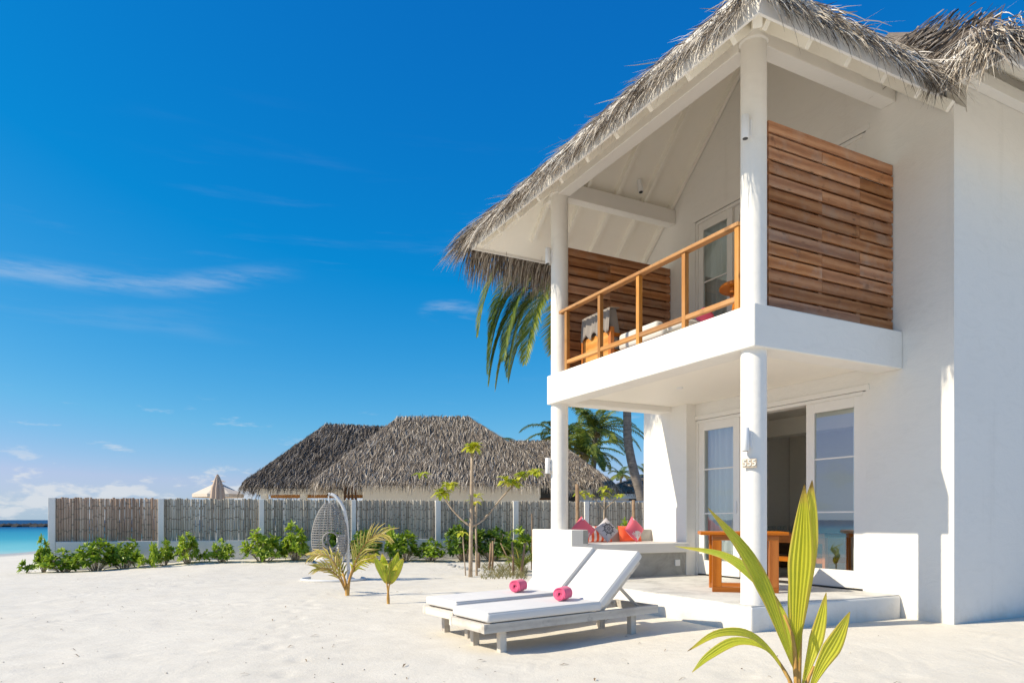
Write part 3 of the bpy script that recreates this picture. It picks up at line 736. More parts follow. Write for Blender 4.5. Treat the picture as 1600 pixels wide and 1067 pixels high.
for b0, b1 in ((.348, 1.09), (1.08, 1.83), (1.82, 2.56), (2.55, 3.282)):
    door_leaf(villa, 2.262 if b0 < .5 or b0 > 2.5 else 2.312, b0, b1, SL1+.02, 5.90, .11, .2, .13, (.62,))

# ---- lamps, sign, sockets
def wall_lamp(b, z, d):
    l = empty('wall_lamp', (0, b, z)); l.parent = villa
    d = Vector(d).normalized(); c = d * .190
    MB().lathe([(.036, -.12), (.04, -.115), (.04, .115), (.036, .12)], 20, (c.x, c.y)).build('lamp_body', M['lamp'], l, sm=True, ang=40)
    MB().lathe([(.028, -.123), (.028, -.119)], 16, (c.x, c.y)).build('lens', M['dark'], l)
    Mx = Matrix.Rotation(math.atan2(d.y, d.x), 4, 'Z')
    MB().box(.13, .16, -.02, .02, -.03, .03, Mx).build('bracket', M['lamp'], l); MB().box(.12, .145, -.04, .04, -.085, .085, Mx).build('back_plate', M['lamp'], l, bevel=.003)
for b, z, d in ((0, 5.20, (-.95, -.31, 0)), (0, 1.98, (-.95, -.31, 0)), (3.9, 5.20, (-.98, .2, 0)), (3.9, 1.98, (-.98, .2, 0))): wall_lamp(b, z, d)
def number_sign():
    s = empty('house_number', hl(-.14, -.02, 0) - HO); s.parent = villa
    s.location = (-.132, -.072, 1.735)
    ang = HA
    MB().box(-.012, .004, -.073, .073, -.046, .046).build('plate', M['sign'], s, bevel=.004)
    cu = bpy.data.curves.new('digits', 'FONT'); cu.body = '555'; cu.size = .094; cu.extrude = .004; cu.align_x = 'CENTER'; cu.align_y = 'CENTER'
    to = bpy.data.objects.new('digits_tmp', cu); COL.objects.link(to); bpy.context.view_layer.update()
    me = bpy.data.meshes.new_from_object(to.evaluated_get(bpy.context.evaluated_depsgraph_get())); bpy.data.objects.remove(to)
    me.materials.clear(); me.materials.append(M['trim']); o = link('digits', me, s); o.location = (-.015, 0, 0); o.rotation_euler = (R(90), 0, R(-90))
    s.rotation_euler = (0, 0, R(29))
M['sign'] = m_paint('sand_sign', (.50, .42, .32), .6)
number_sign()
# ---- built-in bench at the far end of the porch
bench = empty('built_in_bench', (0, 0, 0)); bench.parent = villa
MB().box(-.202, .085, 3.24, 4.405, -.3, 1.005).build('arm_wall', M['plaster'], bench, bevel=.012)
MB().box(.0, .0855, 3.2385, 3.30, .80, 1.0).build('arm_patch', M['concrete'], bench)
MB().box(.087, 2.028, 4.20, 4.41, PZ, .99).build('back_wall', M['concrete'], bench, bevel=.012)
MB().box(.087, 2.025, 3.24, 4.198, .64, .79).build('seat', M['plaster_clean'], bench, bevel=.01)
MB().box(.087, 2.02, 3.34, 4.198, PZ, .638).build('seat_base', M['concrete'], bench)
MB().box(1.80, 1.90, 3.325, 3.339, .42, .52).build('socket', M['lamp'], bench, bevel=.003)
# ---- rose of curtains behind the panes: own things
def curtain(b0, b1, z0, z1, x, label, rot=0):
    c = empty('curtain', hl(x, (b0+b1)/2, z0), HA, label, 'curtain', 'sheer curtains behind the sliding doors')
    n = 60; w = b1 - b0; m = MB(); vs = []
    for j in range(2):
        for i in range(n + 1):
            u = i / n; y = (u - .5) * w * (1 - .10 * (1-j) * math.sin(u*3)); 
            vs.append((math.sin(u * w * 52 + math.sin(u*9)) * .03, y, j * (z1 - z0)))
    m.add(vs, [(i, i+1, n+2+i, n+1+i) for i in range(n)])
    m.build('drape', M['curtain'], c, sm=True); MB().tube([(0, -w/2, z1-z0), (0, w/2, z1-z0)], .012, 6).build('rod', M['dark'], c)
curtain(2.62, 3.26, PZ+.01, 2.68, 2.42, 'sheer pale curtain behind the left ground floor glass door')
curtain(.40, .66, PZ+.01, 2.68, 2.44, 'narrow sheer curtain at the edge of the right ground floor door')
curtain(2.45, 3.25, SL1+.01, 5.9, 2.40, 'sheer curtain behind the balcony doors nearest the far wooden screen')
curtain(1.3, 2.42, SL1+.01, 5.9, 2.40, 'sheer curtain behind the middle of the balcony doors')

# ================================================================== things on the porch and balcony
def wbox(name, mat, parent, x0, x1, y0, y1, z0, z1, bevel=.004): return MB().box(x0, x1, y0, y1, z0, z1).build(name, mat, parent, bevel=bevel)
# dining table on the porch (stands square to the sea, askew to the house)
tb = empty('wooden_table', Vector((2.87, 8.85, PZ)), R(-12), 'brown wooden table with open frame legs on the porch behind the column', 'table')
wbox('tabletop', M['table_wood'], tb, -.50, .52, -.36, .42, .695, .735)
for x in (-.33, .42):
    lg = empty('leg_frame', (0, 0, 0)); lg.parent = tb
for y in (-.28, .30):
    fr = empty('leg_frame', (0, 0, 0)); fr.parent = tb
    wbox('leg', M['table_wood_z'], fr, -.36, -.25, y-.045, y+.045, .065, .63)
    wbox('leg', M['table_wood_z'], fr, .30, .41, y-.045, y+.045, .065, .63)
    wbox('foot_rail', M['table_wood'], fr, -.36, .41, y-.045, y+.045, .0, .063); wbox('head_rail', M['table_wood'], fr, -.36, .41, y-.045, y+.045, .632, .693)
for o in [o for o in tb.children if o.name.startswith('leg_frame') and not o.children]: bpy.data.objects.remove(o)
# desk just inside the open door
dk = empty('desk', hl(2.95, 1.95, PZ), HA, 'brown wooden desk with lower shelf just inside the open door', 'desk')
wbox('desk_top', M['table_wood'], dk, -.30, .30, -.72, .70, .64, .69); wbox('apron', M['table_wood'], dk, -.27, -.24, -.65, .65, .545, .638)
wbox('shelf', M['table_wood'], dk, -.27, .27, -.65, .65, .27, .345)
for x in (-.27, .21):
    for y in (-.70, .64): wbox('leg', M['table_wood_z'], dk, x, x+.06, y, y+.05, 0, .638)
ct = empty('counter', hl(4.85, 4.12, PZ), HA, 'dark wooden counter against the wall deep inside the room', 'counter')
wbox('cabinet', M['dark_wood'], ct, -.75, .70, -.22, .24, .0, .55); wbox('counter_top', M['dark_wood'], ct, -.78, .72, -.26, .245, .552, .595)
def glass_mesh():
    mm = MB(); mm.lathe([(.030, 0), (.032, .004), (.004, .010), (.004, .07), (.030, .095), (.036, .14), (.031, .17)], 12); return mm.mesh('drinking_glass', M['glass_clear'], True)
gm = glass_mesh()
for i in range(9):
    p = hl(4.62 + i * .11, 4.05 + random.uniform(-.05, .08), PZ + .595); o = link('drinking_glass', gm); o.location = p
    tag(o, 'clear stemmed glass in the row on the dark counter indoors', 'glass', 'glasses lined up on the indoor counter')
# balcony furniture
sf = empty('wooden_armchair', hl(.28, 3.22, SL1), HA, 'wooden balcony lounge chair with taupe cover draped over its back', 'armchair')
wbox('back_panel', M['table_wood2'] if 'table_wood2' in M else M['rail_wood'], sf, -.06, -.015, -.30, .34, .10, .50)
for y in (-.36, .34): wbox('leg', M['table_wood_z'], sf, -.065, .0, y, y+.06, 0, .55)
for y in (-.36, .34): wbox('arm', M['table_wood'], sf, .0, .68, y, y+.06, .42, .47); wbox('leg', M['table_wood_z'], sf, .62, .68, y, y+.06, 0, .418)
wbox('seat', M['table_wood'], sf, .0, .68, -.30, .34, .20, .25)
MB().rbox(.05, .66, -.29, .33, .252, .38, .05, 3).build('seat_cushion', M['palegrey'], sf, sm=True)
Mx = Matrix.Translation((.05, .02, .30)) @ Matrix.Rotation(R(-12), 4, 'Y')
cu = MB(); cu.rbox(-.02, .14, -.34, .34, 0, .55, .05, 3, Mx); cu.build('back_cushion', M['taupe'], sf, sm=True)
def drape():
    mm = MB(); n = 40; rows = 8; vs = []
    for j in range(rows + 1):
        v = j / rows
        for i in range(n + 1):
            u = i / n; y = -.35 + .70 * u
            r_ = math.sin(u * 47 + math.sin(u * 13) * 2) * .014 * min(1, v * 2)
            if v < .25: x, z = .10 - v / .25 * .155, .842 - .02 * (v / .25)
            else: x, z = -.056 - (v - .25) * .03 + r_ - .02, .82 - (v - .25) * (.42 + .06 * math.sin(u * 21))
            vs.append((x, y, z))
    c = n + 1
    mm.add(vs, [(j*c+i, j*c+i+1, (j+1)*c+i+1, (j+1)*c+i) for j in range(rows) for i in range(n)])
    o = mm.build('cover', M['taupe'], sf, sm=True); md = o.modifiers.new('thick', 'SOLIDIFY'); md.thickness = .008
drape()
s2 = empty('balcony_sofa', hl(.42, 2.42, SL1), HA, 'low balcony sofa with pale grey cushions behind the railing', 'sofa')
wbox('base', M['table_wood'], s2, -.08, .72, -.55, .45, .08, .20)
for x in (-.06, .64):
    for y in (-.53, .37): wbox('leg', M['table_wood_z'], s2, x, x+.06, y, y+.06, 0, .08)
MB().rbox(-.08, .70, -.54, .44, .202, .33, .05, 3).build('seat_cushion', M['palegrey'], s2, sm=True)
for y0, y1 in ((.02, .43), (-.42, -.01)): MB().rbox(-.08, .06, y0, y1, .30, .44, .045, 3).build('back_cushion', M['palegrey'], s2, sm=True)
MB().rbox(-.05, .65, -.9, -.56, .24, .36, .05, 3).build('bolster', M['palegrey'], s2, sm=True)
pk = MB(); pk.rbox(-.10, .10, -.05, .05, -.08, .12, .045, 3); o = pk.build('pink_cushion', M['pink_towel'], None, sm=True); o.location = hl(.75, 1.55, SL1 + .40); o.rotation_euler = (R(20), R(30), HA)
tag(o, 'small pink cushion behind the bottom rail of the balcony', 'cushion')
MB().box(0, 0.01, 0, .01, 0, .01)
bt = empty('balcony_table', hl(.95, 1.03, SL1), HA, 'round brown wooden table on the balcony beside the front column', 'table')
MB().lathe([(.30, .655), (.315, .66), (.315, .69), (.305, .70)], 40).build('tabletop', M['table_wood'], bt, sm=True, ang=40)
wbox('crossbar', M['table_wood'], bt, -.24, .24, -.03, .03, .59, .65); wbox('crossbar', M['table_wood'], bt, -.03, .03, -.24, .24, .585, .645)
for k in range(4):
    a = k * math.pi / 2; v = Vector((math.cos(a), math.sin(a), 0))
    MB().tube([v * .16 + Vector((0, 0, .60)), v * .25], .028, 6).build('leg', M['table_wood'], bt)
bc = empty('balcony_chair', hl(1.55, 1.30, SL1), HA + R(200), 'brown wooden chair beside the round balcony table', 'chair')
wbox('seat', M['table_wood'], bc, -.21, .21, -.21, .21, .40, .44)
for x in (-.20, .15):
    for y in (-.20, .15): wbox('leg', M['table_wood_z'], bc, x, x+.05, y, y+.05, 0, .40)
wbox('backrest', M['table_wood'], bc, -.21, -.17, -.21, .21, .55, .82)
for y in (-.20, .16): wbox('back_post', M['table_wood'], bc, -.205, -.175, y, y+.04, .44, .55)

# ---- pillows on the bench
def pillow(name, side, thick, mat, label, cat, loc, rot, group=None, n=14):
    o0 = empty(name, loc, 0, label, cat, group); o0.rotation_euler = rot
    mm = MB(); vs = []; fs = []
    def pt(u, v, s):
        e_ = (1 - u*u) * (1 - v*v); k = 1 - .07 * (1 - abs(u*v)) * (abs(u)**3 + abs(v)**3) / 2
        th = thick * (e_ ** .42) * .5 + .004
        return Vector((u * side / 2 * k, -s * th, v * side / 2 * k))
    for s in (1, -1):
        b0 = len(vs)
        for j in range(n + 1):
            for i in range(n + 1): vs.append(pt(i/n*2-1, j/n*2-1, s))
        for j in range(n):
            for i in range(n):
                q = (b0+j*(n+1)+i, b0+j*(n+1)+i+1, b0+(j+1)*(n+1)+i+1, b0+(j+1)*(n+1)+i); fs.append(q if s > 0 else q[::-1])
    mm.add(vs, fs); mm.build('cover', mat, o0, sm=True)
    return o0, pt
def print_strip(mm, pt, pts2, w, off=.004):
    "a flat printed stroke lying on the pillow front; pts2 in pillow units -1..1"
    P2 = [Vector((p[0], p[1], 0)) for p in pts2]; vs = []
    for i, p in enumerate(P2):
        d = (P2[min(i+1, len(P2)-1)] - P2[max(i-1, 0)]); d = d.normalized() if d.length else Vector((1, 0, 0)); nrm = Vector((-d.y, d.x, 0)) * w
        for s in (-1, 1):
            q = p + nrm * s; c = pt(max(-.98, min(.98, q.x)), max(-.98, min(.98, q.y)), 1); vs.append(c + Vector((0, -off, 0)))
    mm.add(vs, [(2*i, 2*i+1, 2*i+3, 2*i+2) for i in range(len(P2) - 1)])
def seg(a, b, n=5): return [(a[0]+(b[0]-a[0])*i/n, a[1]+(b[1]-a[1])*i/n) for i in range(n+1)]
def coral(pt, o0):
    mm = MB(); rr = random.Random(3)
    # pillow stands on a corner: the coral grows from the lower corner (-1,-1) up the diagonal
    def br(p, ang, ln, w, d):
        q = (p[0] + math.cos(ang) * ln, p[1] + math.sin(ang) * ln)
        if max(abs(q[0]), abs(q[1])) > .9: return
        print_strip(mm, pt, seg(p, q, 2), w)
        if d:
            for k in range(2 if d < 4 else 3): br(q, ang + rr.uniform(-.75, .75), ln * rr.uniform(.75, .95), w * .85, d - 1)
    for a in (-.55, -.25, 0, .25, .55): br((-.86, -.86), math.pi/4 + a, .26, .030, 4)
    for k in range(5):
        a = math.pi * 1.25 + (k - 2) * .22; print_strip(mm, pt, seg((.86, .86), (.86 + .28*math.cos(a), .86 + .28*math.sin(a)), 3), .022)
    tag(mm.build('coral_print', M['white_print'], o0), kind='stuff')
def wheel(pt, o0):
    mm = MB()
    for r_, w in ((.52, .035), (.40, .016), (.13, .03)):
        print_strip(mm, pt, [(r_*math.cos(t), r_*math.sin(t)) for t in np.linspace(0, 2*math.pi, 33)], w)
    for k in range(8):
        a = k * math.pi / 4 + .4; c_, s_ = math.cos(a), math.sin(a)
        print_strip(mm, pt, seg((.1*c_, .1*s_), (.78*c_, .78*s_), 6), .018); print_strip(mm, pt, seg((.60*c_, .60*s_), (.80*c_, .80*s_), 3), .034)
    tag(mm.build('wheel_print', M['black_print'], o0), kind='stuff')
def stripes(pt, o0):
    mm = MB()
    for u in (-.72, -.36, 0, .36, .72): print_strip(mm, pt, seg((u, -.97), (u, .97), 10), .085, .003)
    tag(mm.build('white_stripes', M['white_print'], o0), kind='stuff')
SZ = .79
def on_bench(px, b, up): # point at the picture column px, on the bench line b
    t = (px - 800) / F; a = (HO.x - EY.x*-b - t*(HO.y + EY.y*b)) / (t*EX.y - EX.x) if False else None
    lo, hi = -.5, 3.
    for _ in range(40):
        mid = (lo + hi) / 2; q = hl(mid, b)
        if q.x / q.y < t: lo = mid
        else: hi = mid
    return hl(lo, b, up)
YR = HA + R(4)
o0, pt = pillow('lumbar_pillow', .36, .13, M['orange'], 'orange and white striped cushion behind the ship wheel pillow', 'pillow', on_bench(934, 4.10, SZ + .13), (R(-14), 0, HA), None); o0.scale = (1.45, 1, .74); stripes(pt, o0)
o0, pt = pillow('lumbar_pillow', .36, .13, M['orange'], 'plain orange cushion behind the right pink coral pillow', 'pillow', on_bench(984, 4.10, SZ + .13), (R(-14), 0, HA), None); o0.scale = (1.25, 1, .74)
for px, dz, lab in ((911, .205, 'pink pillow with white coral print nearest the bench arm'), (991, .205, 'pink pillow with white coral print beside the white wall')):
    o0, pt = pillow('throw_pillow', .315, .12, M['pink'], lab, 'pillow', on_bench(px, 3.92, SZ + dz), (0, 0, 0), 'pink coral pillows on the bench')
    o0.rotation_euler = (Matrix.Rotation(HA - R(6 if px < 950 else -8), 3, 'Z') @ Matrix.Rotation(R(-16), 3, 'X') @ Matrix.Rotation(R(-45), 3, 'Y')).to_euler(); coral(pt, o0)
o0, pt = pillow('throw_pillow', .30, .12, M['pillow_grey'], 'pale grey pillow printed with a black ship wheel', 'pillow', on_bench(948, 3.86, SZ + .20), (0, 0, 0))
o0.rotation_euler = (Matrix.Rotation(HA - R(4), 3, 'Z') @ Matrix.Rotation(R(-20), 3, 'X') @ Matrix.Rotation(R(-38), 3, 'Y')).to_euler(); wheel(pt, o0)

# ================================================================== sun loungers
LD = Vector((1.583 + .244, 7.446 - 6.25, 0)); LA = math.atan2(LD.y, LD.x); LL = LD.length
def lounger(label, loc, az, zoff):
    root = empty('sun_lounger', loc, az, label, 'sun lounger', 'loungers on the sand'); L_ = 2.14; Wd = .66
    # local x along the length (0 = foot), y across, feet on the sand
    tilt = .03
    H = .275
    for y0, y1 in ((0, .05), (Wd-.05, Wd)): wbox('side_rail', M['grey_wood'], root, 0, L_, y0, y1, H-.085, H)
    wbox('end_rail', M['grey_wood_y'], root, .002, .05, .052, Wd-.052, H-.083, H-.002); wbox('end_rail', M['grey_wood_y'], root, L_-.05, L_-.002, .052, Wd-.052, H-.083, H-.002)
    for x in (.20, 1.80):
        for y in (.052, Wd-.117): wbox('leg', M['grey_wood_z'], root, x, x+.07, y, y+.065, -.12, H-.01)
    me = None
    for i in range(12):
        x = .08 + i * .105
        if me is None: me = MB().box(0, .08, .052, Wd-.052, H-.03, H-.008).mesh('slat', M['grey_wood_y'])
        s = link('slat', me, root); s.location.x = x
    MB().rbox(.035, 1.375, -.005, Wd+.005, H+.006, H+.100, .03, 3).build('seat_cushion', M['cushion'], root, sm=True, ang=60)
    Mx = Matrix.Translation((1.385, 0, H+.02)) @ Matrix.Rotation(R(-42), 4, 'Y')
    MB().rbox(0, .74, -.005, Wd+.005, .0, .095, .03, 3, Mx).build('back_cushion', M['cushion'], root, sm=True, ang=60)
    def loop(x0, x1, z, M_=None):
        q = [Vector((x0, .01, z)), Vector((x1, .01, z)), Vector((x1, Wd-.01, z)), Vector((x0, Wd-.01, z))]; q = [M_ @ p for p in q] if M_ is not None else q
        mm = MB()
        for i in range(4): mm.tube([q[i], q[(i+1) % 4]], .0055, 5)
        return mm
    for nm_, z_, mx_, x0_, x1_ in (('seat', H+.094, None, .05, 1.36), ('back', .089, Mx, .015, .725)):
        tag(loop(x0_, x1_, z_, mx_).build('piping', M['palegrey'], root), kind='stuff')
    bf = empty('backrest_frame', (0, 0, 0)); bf.parent = root
    for y in (.06, Wd-.11): MB().box(-.02, .70, y, y+.05, -.06, -.006, Mx).build('stile', M['grey_wood'], bf)
    for x in (.08, .24, .40, .56): MB().box(x, x+.08, .112, Wd-.112, -.035, -.010, Mx).build('slat', M['grey_wood_y'], bf)
    for y in (.12, Wd-.15):
        p = Mx @ Vector((.36, y, -.06)); MB().tube([p, Vector((1.97, y, H-.03))], .02, 4).build('prop', M['grey_wood'], bf)
    return root
M['grey_wood_y'] = m_wood('grey_teak_cross', (.40, .35, .285), (.59, .53, .445), (.72, .66, .57), 'y', 1.2, .75, .25)
ux = Vector((math.cos(LA), math.sin(LA), 0)); uy = Vector((-math.sin(LA), math.cos(LA), 0))
foot = Vector((-.244, 6.25, 0))
l1 = lounger('nearer sun lounger with off-white cushion, closest to the camera', foot + Vector((0, 0, -.055)), LA, 0)
foot2 = foot + uy * .88 + ux * .16
l2 = lounger('farther sun lounger with off-white cushion, behind the nearer one', foot2 + Vector((0, 0, -.05)), LA + R(1.0), 0)
for l in (l1, l2): l.rotation_euler.y = R(-1.0)
def towel(loc, az, label):
    o0 = empty('rolled_towel', loc, az, label, 'towel', 'rolled pink towels on the loungers'); mm = MB(); n = 90; turns = 4.2; Lh = .10
    def sp(t, dr=0): r_ = .012 + .056 * t + dr; a = -t * turns * 2 * math.pi + .6; return r_ * math.cos(a), r_ * math.sin(a)
    nz = 12; vs = []
    for i in range(n + 1):
        for j in range(nz + 1):
            t = i / n; y = -Lh + 2 * Lh * j / nz; x, z = sp(t, .0022 * math.sin(j * 2.3 + i * .25) + .0015 * math.sin(i * .9))
            yy = y + (.006 * math.sin(t * 31) if j in (0, nz) else 0)
            vs.append((x, yy, z + .070))
    c = nz + 1
    mm.add(vs, [(i*c+j, i*c+j+1, (i+1)*c+j+1, (i+1)*c+j) for i in range(n) for j in range(nz)])
    o = mm.build('roll', M['pink_towel'], o0, sm=True); md = o.modifiers.new('thick', 'SOLIDIFY'); md.thickness = .0125; md.offset = 0
    return o0
for l, dx, dy, lab in ((l1, 1.10, .30, 'rolled pink towel on the nearer lounger'), (l2, 1.0, .32, 'rolled pink towel on the farther lounger')):
    p = l.location + ux * dx + uy * dy; towel(p + Vector((0, 0, .275 + .100 + .018)), LA + R(-58), lab)

# ================================================================== bamboo fence
FA = Vector((-11.15, 17.0, 0)); FB = Vector((4.3, 21.3, 0)); FD = (FB - FA).normalized(); FN = Vector((-FD.y, FD.x, 0)); FANG = math.atan2(FD.y, FD.x)
def fpx(px):
    t = (px - 800) / F; return (FA.x - t * FA.y) / (t * FD.y - FD.x)
fence = empty('bamboo_fence', FA, FANG, 'white framed garden wall with upright weathered bamboo panels', 'fence')
FTOP, FMID = 1.685, .625
posts = [(fpx(77), fpx(88))] + [(fpx(a), fpx(b)) for a, b in ((248, 257), (405, 413), (549, 556), (680, 688), (801, 809), (912, 919), (1012, 1018), (1100, 1107))]
for s0, s1 in posts: wbox('post', M['plaster_clean'], fence, s0, s1, -.09, .09, -.5, FTOP, .006)
wbox('base_wall', M['plaster_clean'], fence, posts[0][1] + .001, posts[-1][0] - .001, -.075, .085, -.5, FMID, .006)
def cane_mesh(k, mat):
    rr = random.Random(k); mm = MB(); L_ = FTOP - FMID + rr.uniform(-.02, .015); pts = []; rad = []; z = 0; r0 = .03
    nodes = []; q = rr.uniform(.05, .3)
    while q < L_ - .04: nodes.append(q); q += rr.uniform(.24, .36)
    lean = rr.uniform(-.012, .012)
    zs = [0] + sum([[q-.014, q, q+.014] for q in nodes], []) + [L_]
    vs = []; n = 6
    prof = [(z, r0 * (1.12 if z in nodes else 1.0)) for z in zs]
    for z, r_ in prof:
        for j in range(n):
            a = 2*math.pi*j/n; vs.append((r_*math.cos(a) + lean*z, r_*math.sin(a) + .006*math.sin(z*3+k), z))
    fs = []; ts = []
    for i in range(len(prof)-1):
        nd_ = prof[i][0] in nodes or prof[i+1][0] in nodes
        mm.add(vs[i*n:(i+2)*n], [(j, (j+1) % n, n+(j+1) % n, n+j) for j in range(n)], .95 if nd_ else .2)
    mm.add(vs[-n:], [tuple(range(n))], .3)
    return mm.mesh('cane', mat, True)
canes = {m_: [cane_mesh(k, M[m_]) for k in range(9)] for m_ in ('bamboo', 'bamboo_brown')}
for i in range(len(posts) - 1):
    s0, s1 = posts[i][1], posts[i+1][0]; pn = empty('bamboo_panel', (0, 0, 0)); pn.parent = fence
    wbox('backing_rail', M['stake_wood'], pn, s0, s1, .035, .07, 1.42, 1.47); wbox('backing_rail', M['stake_wood'], pn, s0, s1, .035, .07, .82, .87)
    n = 41 if i < 6 else 36; w = (s1 - s0) / n
    if i == 7: n = 20
    for k in range(n):
        c = link('cane', random.choice(canes['bamboo_brown' if i == 0 else 'bamboo']), pn)
        c.location = (s0 + (k + .5) * w, random.uniform(-.012, .012), FMID + .002); c.rotation_euler = (0, 0, random.uniform(0, 6.28)); sc_ = w / .06 * random.uniform(1.0, 1.14); c.scale = (sc_, sc_, 1)
# garden wall behind the fence on the right
MB().box(posts[6][0], posts[-1][1], .5, .62, -.4, 1.74).build('garden_wall', M['plaster_clean'], None); w_ = bpy.context.scene.objects['garden_wall']; w_.location = FA; w_.rotation_euler = (0, 0, FANG)
tag(w_, 'plain white garden wall just behind the right end of the bamboo fence', 'wall')

# ================================================================== neighbouring thatched houses
def hip_roof(parent, fl, fr, bl, br, rl, rr_, seed, dens=1.0, mat='thatch_dark'):
    "four eave corners and two ridge ends; thatch body plus leaf strips laid in courses"
    rf = empty('roof', (0, 0, 0)); rf.parent = parent
    c = [Vector(q) for q in (fl, fr, br, bl, rl, rr_)]
    lo = [q + Vector((0, 0, -.02)) for q in c]; vs = lo[:4] + [q + Vector((0, 0, .16)) for q in c]
    fs = [(3, 2, 1, 0), (4, 5, 9, 8), (5, 6, 9), (6, 7, 8, 9), (7, 4, 8), (0, 1, 5, 4), (1, 2, 6, 5), (2, 3, 7, 6), (3, 0, 4, 7)]
    mm = MB(); mm.add(vs, fs, .25); mm.build('thatch_base', M[mat], rf)
    parts = []
    planes = [(c[0], c[1], c[4], c[5], 1.), (c[3], c[0], c[4], c[4], 1.), (c[1], c[2], c[5], c[5], 1.), (c[2], c[3], c[5], c[4], .35)]
    for q, (a, b, ta, tb_, dn) in enumerate(planes):
        e_ = (b - a).normalized(); out = e_.cross(Vector((0, 0, 1))).normalized()
        mid_e = (a + b) / 2; mid_r = (ta + tb_) / 2
        up = mid_r - mid_e; run = abs(up.dot(out)); rise = mid_r.z - mid_e.z; sl = rise / max(run, .1)
        nrow = int(math.hypot(run, rise) / .17)
        for k in range(nrow + 1):
            f = k / nrow; p0 = a.lerp(ta, f); p1 = b.lerp(tb_, f); Ln = (p1 - p0).length
            n = int(max(4, Ln * 85 * dens * dn * (1.5 if k < 2 else 1)))
            first = k == 0
            parts.append(strands(n, p0, p1, out, sl, (.10, .20), 0, (.34, .66) if not first else (.35, .62), (.0, .06) if not first else (.05, .40), (.010, .026), (.0, .95) if not first else (.25, 1.), seed + q*40 + k, .16 if not first else .3, (.6, .6)))
            if first: parts.append(strands(int(n*.5), p0, p1, out, sl, (-.05, .12), 0, (.3, .6), (.4, 1.), (.012, .028), (.1, .9), seed + q*40 + 901, .2))
    # ridge cap
    if (c[5] - c[4]).length > .1:
        r_ = c[5] - c[4]; out = r_.cross(Vector((0, 0, 1))).normalized()
        for sg in (1, -1): parts.append(strands(int(r_.length * 90), c[4], c[5], out * sg, .9, (.14, .24), 0, (.3, .5), (.0, .1), (.015, .04), (.4, 1.), seed + 777 + sg, .05))
    build_strands(parts, 'thatch', M[mat], rf); return rf
v2 = empty('thatched_villa', (-2.6, 27, 0), 0, 'low cream villa with broad grey thatched hip roof behind the fence', 'house')
def rel(p, o=v2): return Vector(p) - o.location
def Q(px, py, Z): return P(px, py, Z)
EZ2 = 2.38
hip_roof(v2, rel((-6.75, 24, EZ2)), rel((1.85, 24, EZ2)), rel((-6.75, 31, EZ2)), rel((1.85, 31, EZ2)), rel((-4.5, 27.5, 4.96)), rel((-1.62, 27.5, 4.96)), 1000)
hip_roof(v2, rel((-10.1, 26.3, EZ2)), rel((-3.0, 26.3, EZ2)), rel((-10.1, 33.5, EZ2)), rel((-3.0, 33.5, EZ2)), rel((-8.0, 30, 5.03)), rel((-4.8, 30, 4.88)), 3000, 1.0, 'thatch_old')
hip_roof(v2, rel((-2.5, 27.0, EZ2)), rel((3.95, 27.0, EZ2)), rel((-2.5, 34.5, EZ2)), rel((3.95, 34.5, EZ2)), rel((-.5, 31, 4.42)), rel((2.05, 31, 4.42)), 5000)
def wb2(name, mat, x0, x1, y0, y1, z0, z1, par=v2, bevel=0): p0 = rel((x0, y0, z0), par); p1 = rel((x1, y1, z1), par); return MB().box(p0.x, p1.x, p0.y, p1.y, p0.z, p1.z).build(name, mat, par, bevel=bevel)
wb2('wall', M['cream'], -5.3, 1.7, 25.0, 30.5, -.2, 2.45); wb2('wall', M['cream'], -1.0, 3.2, 28.0, 33.5, -.2, 2.4)
wb2('wall', M['cream'], -4.6, -3.6, 29.5, 33, -.2, 2.4)
wb2('pier', M['plaster'], -1.62, -1.52, 24.94, 24.998, -.2, 2.45)
for x in (-9.55, -8.05, -6.6): wb2('post', M['cream'], x, x + .22, 26.75, 26.97, -.2, 2.30)
wb2('lintel', M['cream'], -9.7, -5.32, 26.72, 26.98, 2.12, 2.34)
for x in (-9.3, -8.7, -7.6, -6.9): wb2('wooden_beam', M['rail_wood'], x, x + .1, 26.98, 32.5, 2.16, 2.30)
wb2('wooden_beam', M['rail_wood'], -9.6, -5.4, 28.0, 28.12, 2.02, 2.14)
wb2('window', M['dark'], 1.02, 1.62, 24.97, 24.999, 1.92, 2.28); wb2('window_frame', M['dark_wood'], .98, 1.66, 24.975, 24.995, 1.86, 1.918)
wb2('window', M['dark'], 1.7, 2.6, 27.96, 27.999, 1.7, 2.2)
for k in range(4): wb2('shutter_slat', M['dark_wood'], -5.95 + k*.13, -5.88 + k*.13, 24.9, 24.95, .0, 2.35)
# second neighbour at the right, white eave board, old thatch
v3 = empty('thatched_villa', (6.2, 38, 0), 0, 'dark thatched house with white eave board seen beside the leaning palm', 'house')
hip_roof(v3, rel((4.6, 36, 2.50), v3), rel((16, 36, 2.50), v3), rel((4.6, 44, 2.50), v3), rel((16, 44, 2.50), v3), rel((8.4, 40, 3.75), v3), rel((12.5, 40, 3.75), v3), 7000, .55)
wb2('eave_board', M['plaster'], 4.7, 15.5, 35.9, 36.1, 2.24, 2.48, v3); wb2('wall', M['cream'], 5.0, 15.5, 36.7, 43, -.2, 2.6, v3); wb2('window', M['dark'], 6.1, 7.3, 36.64, 36.699, 1.7, 2.35, v3)

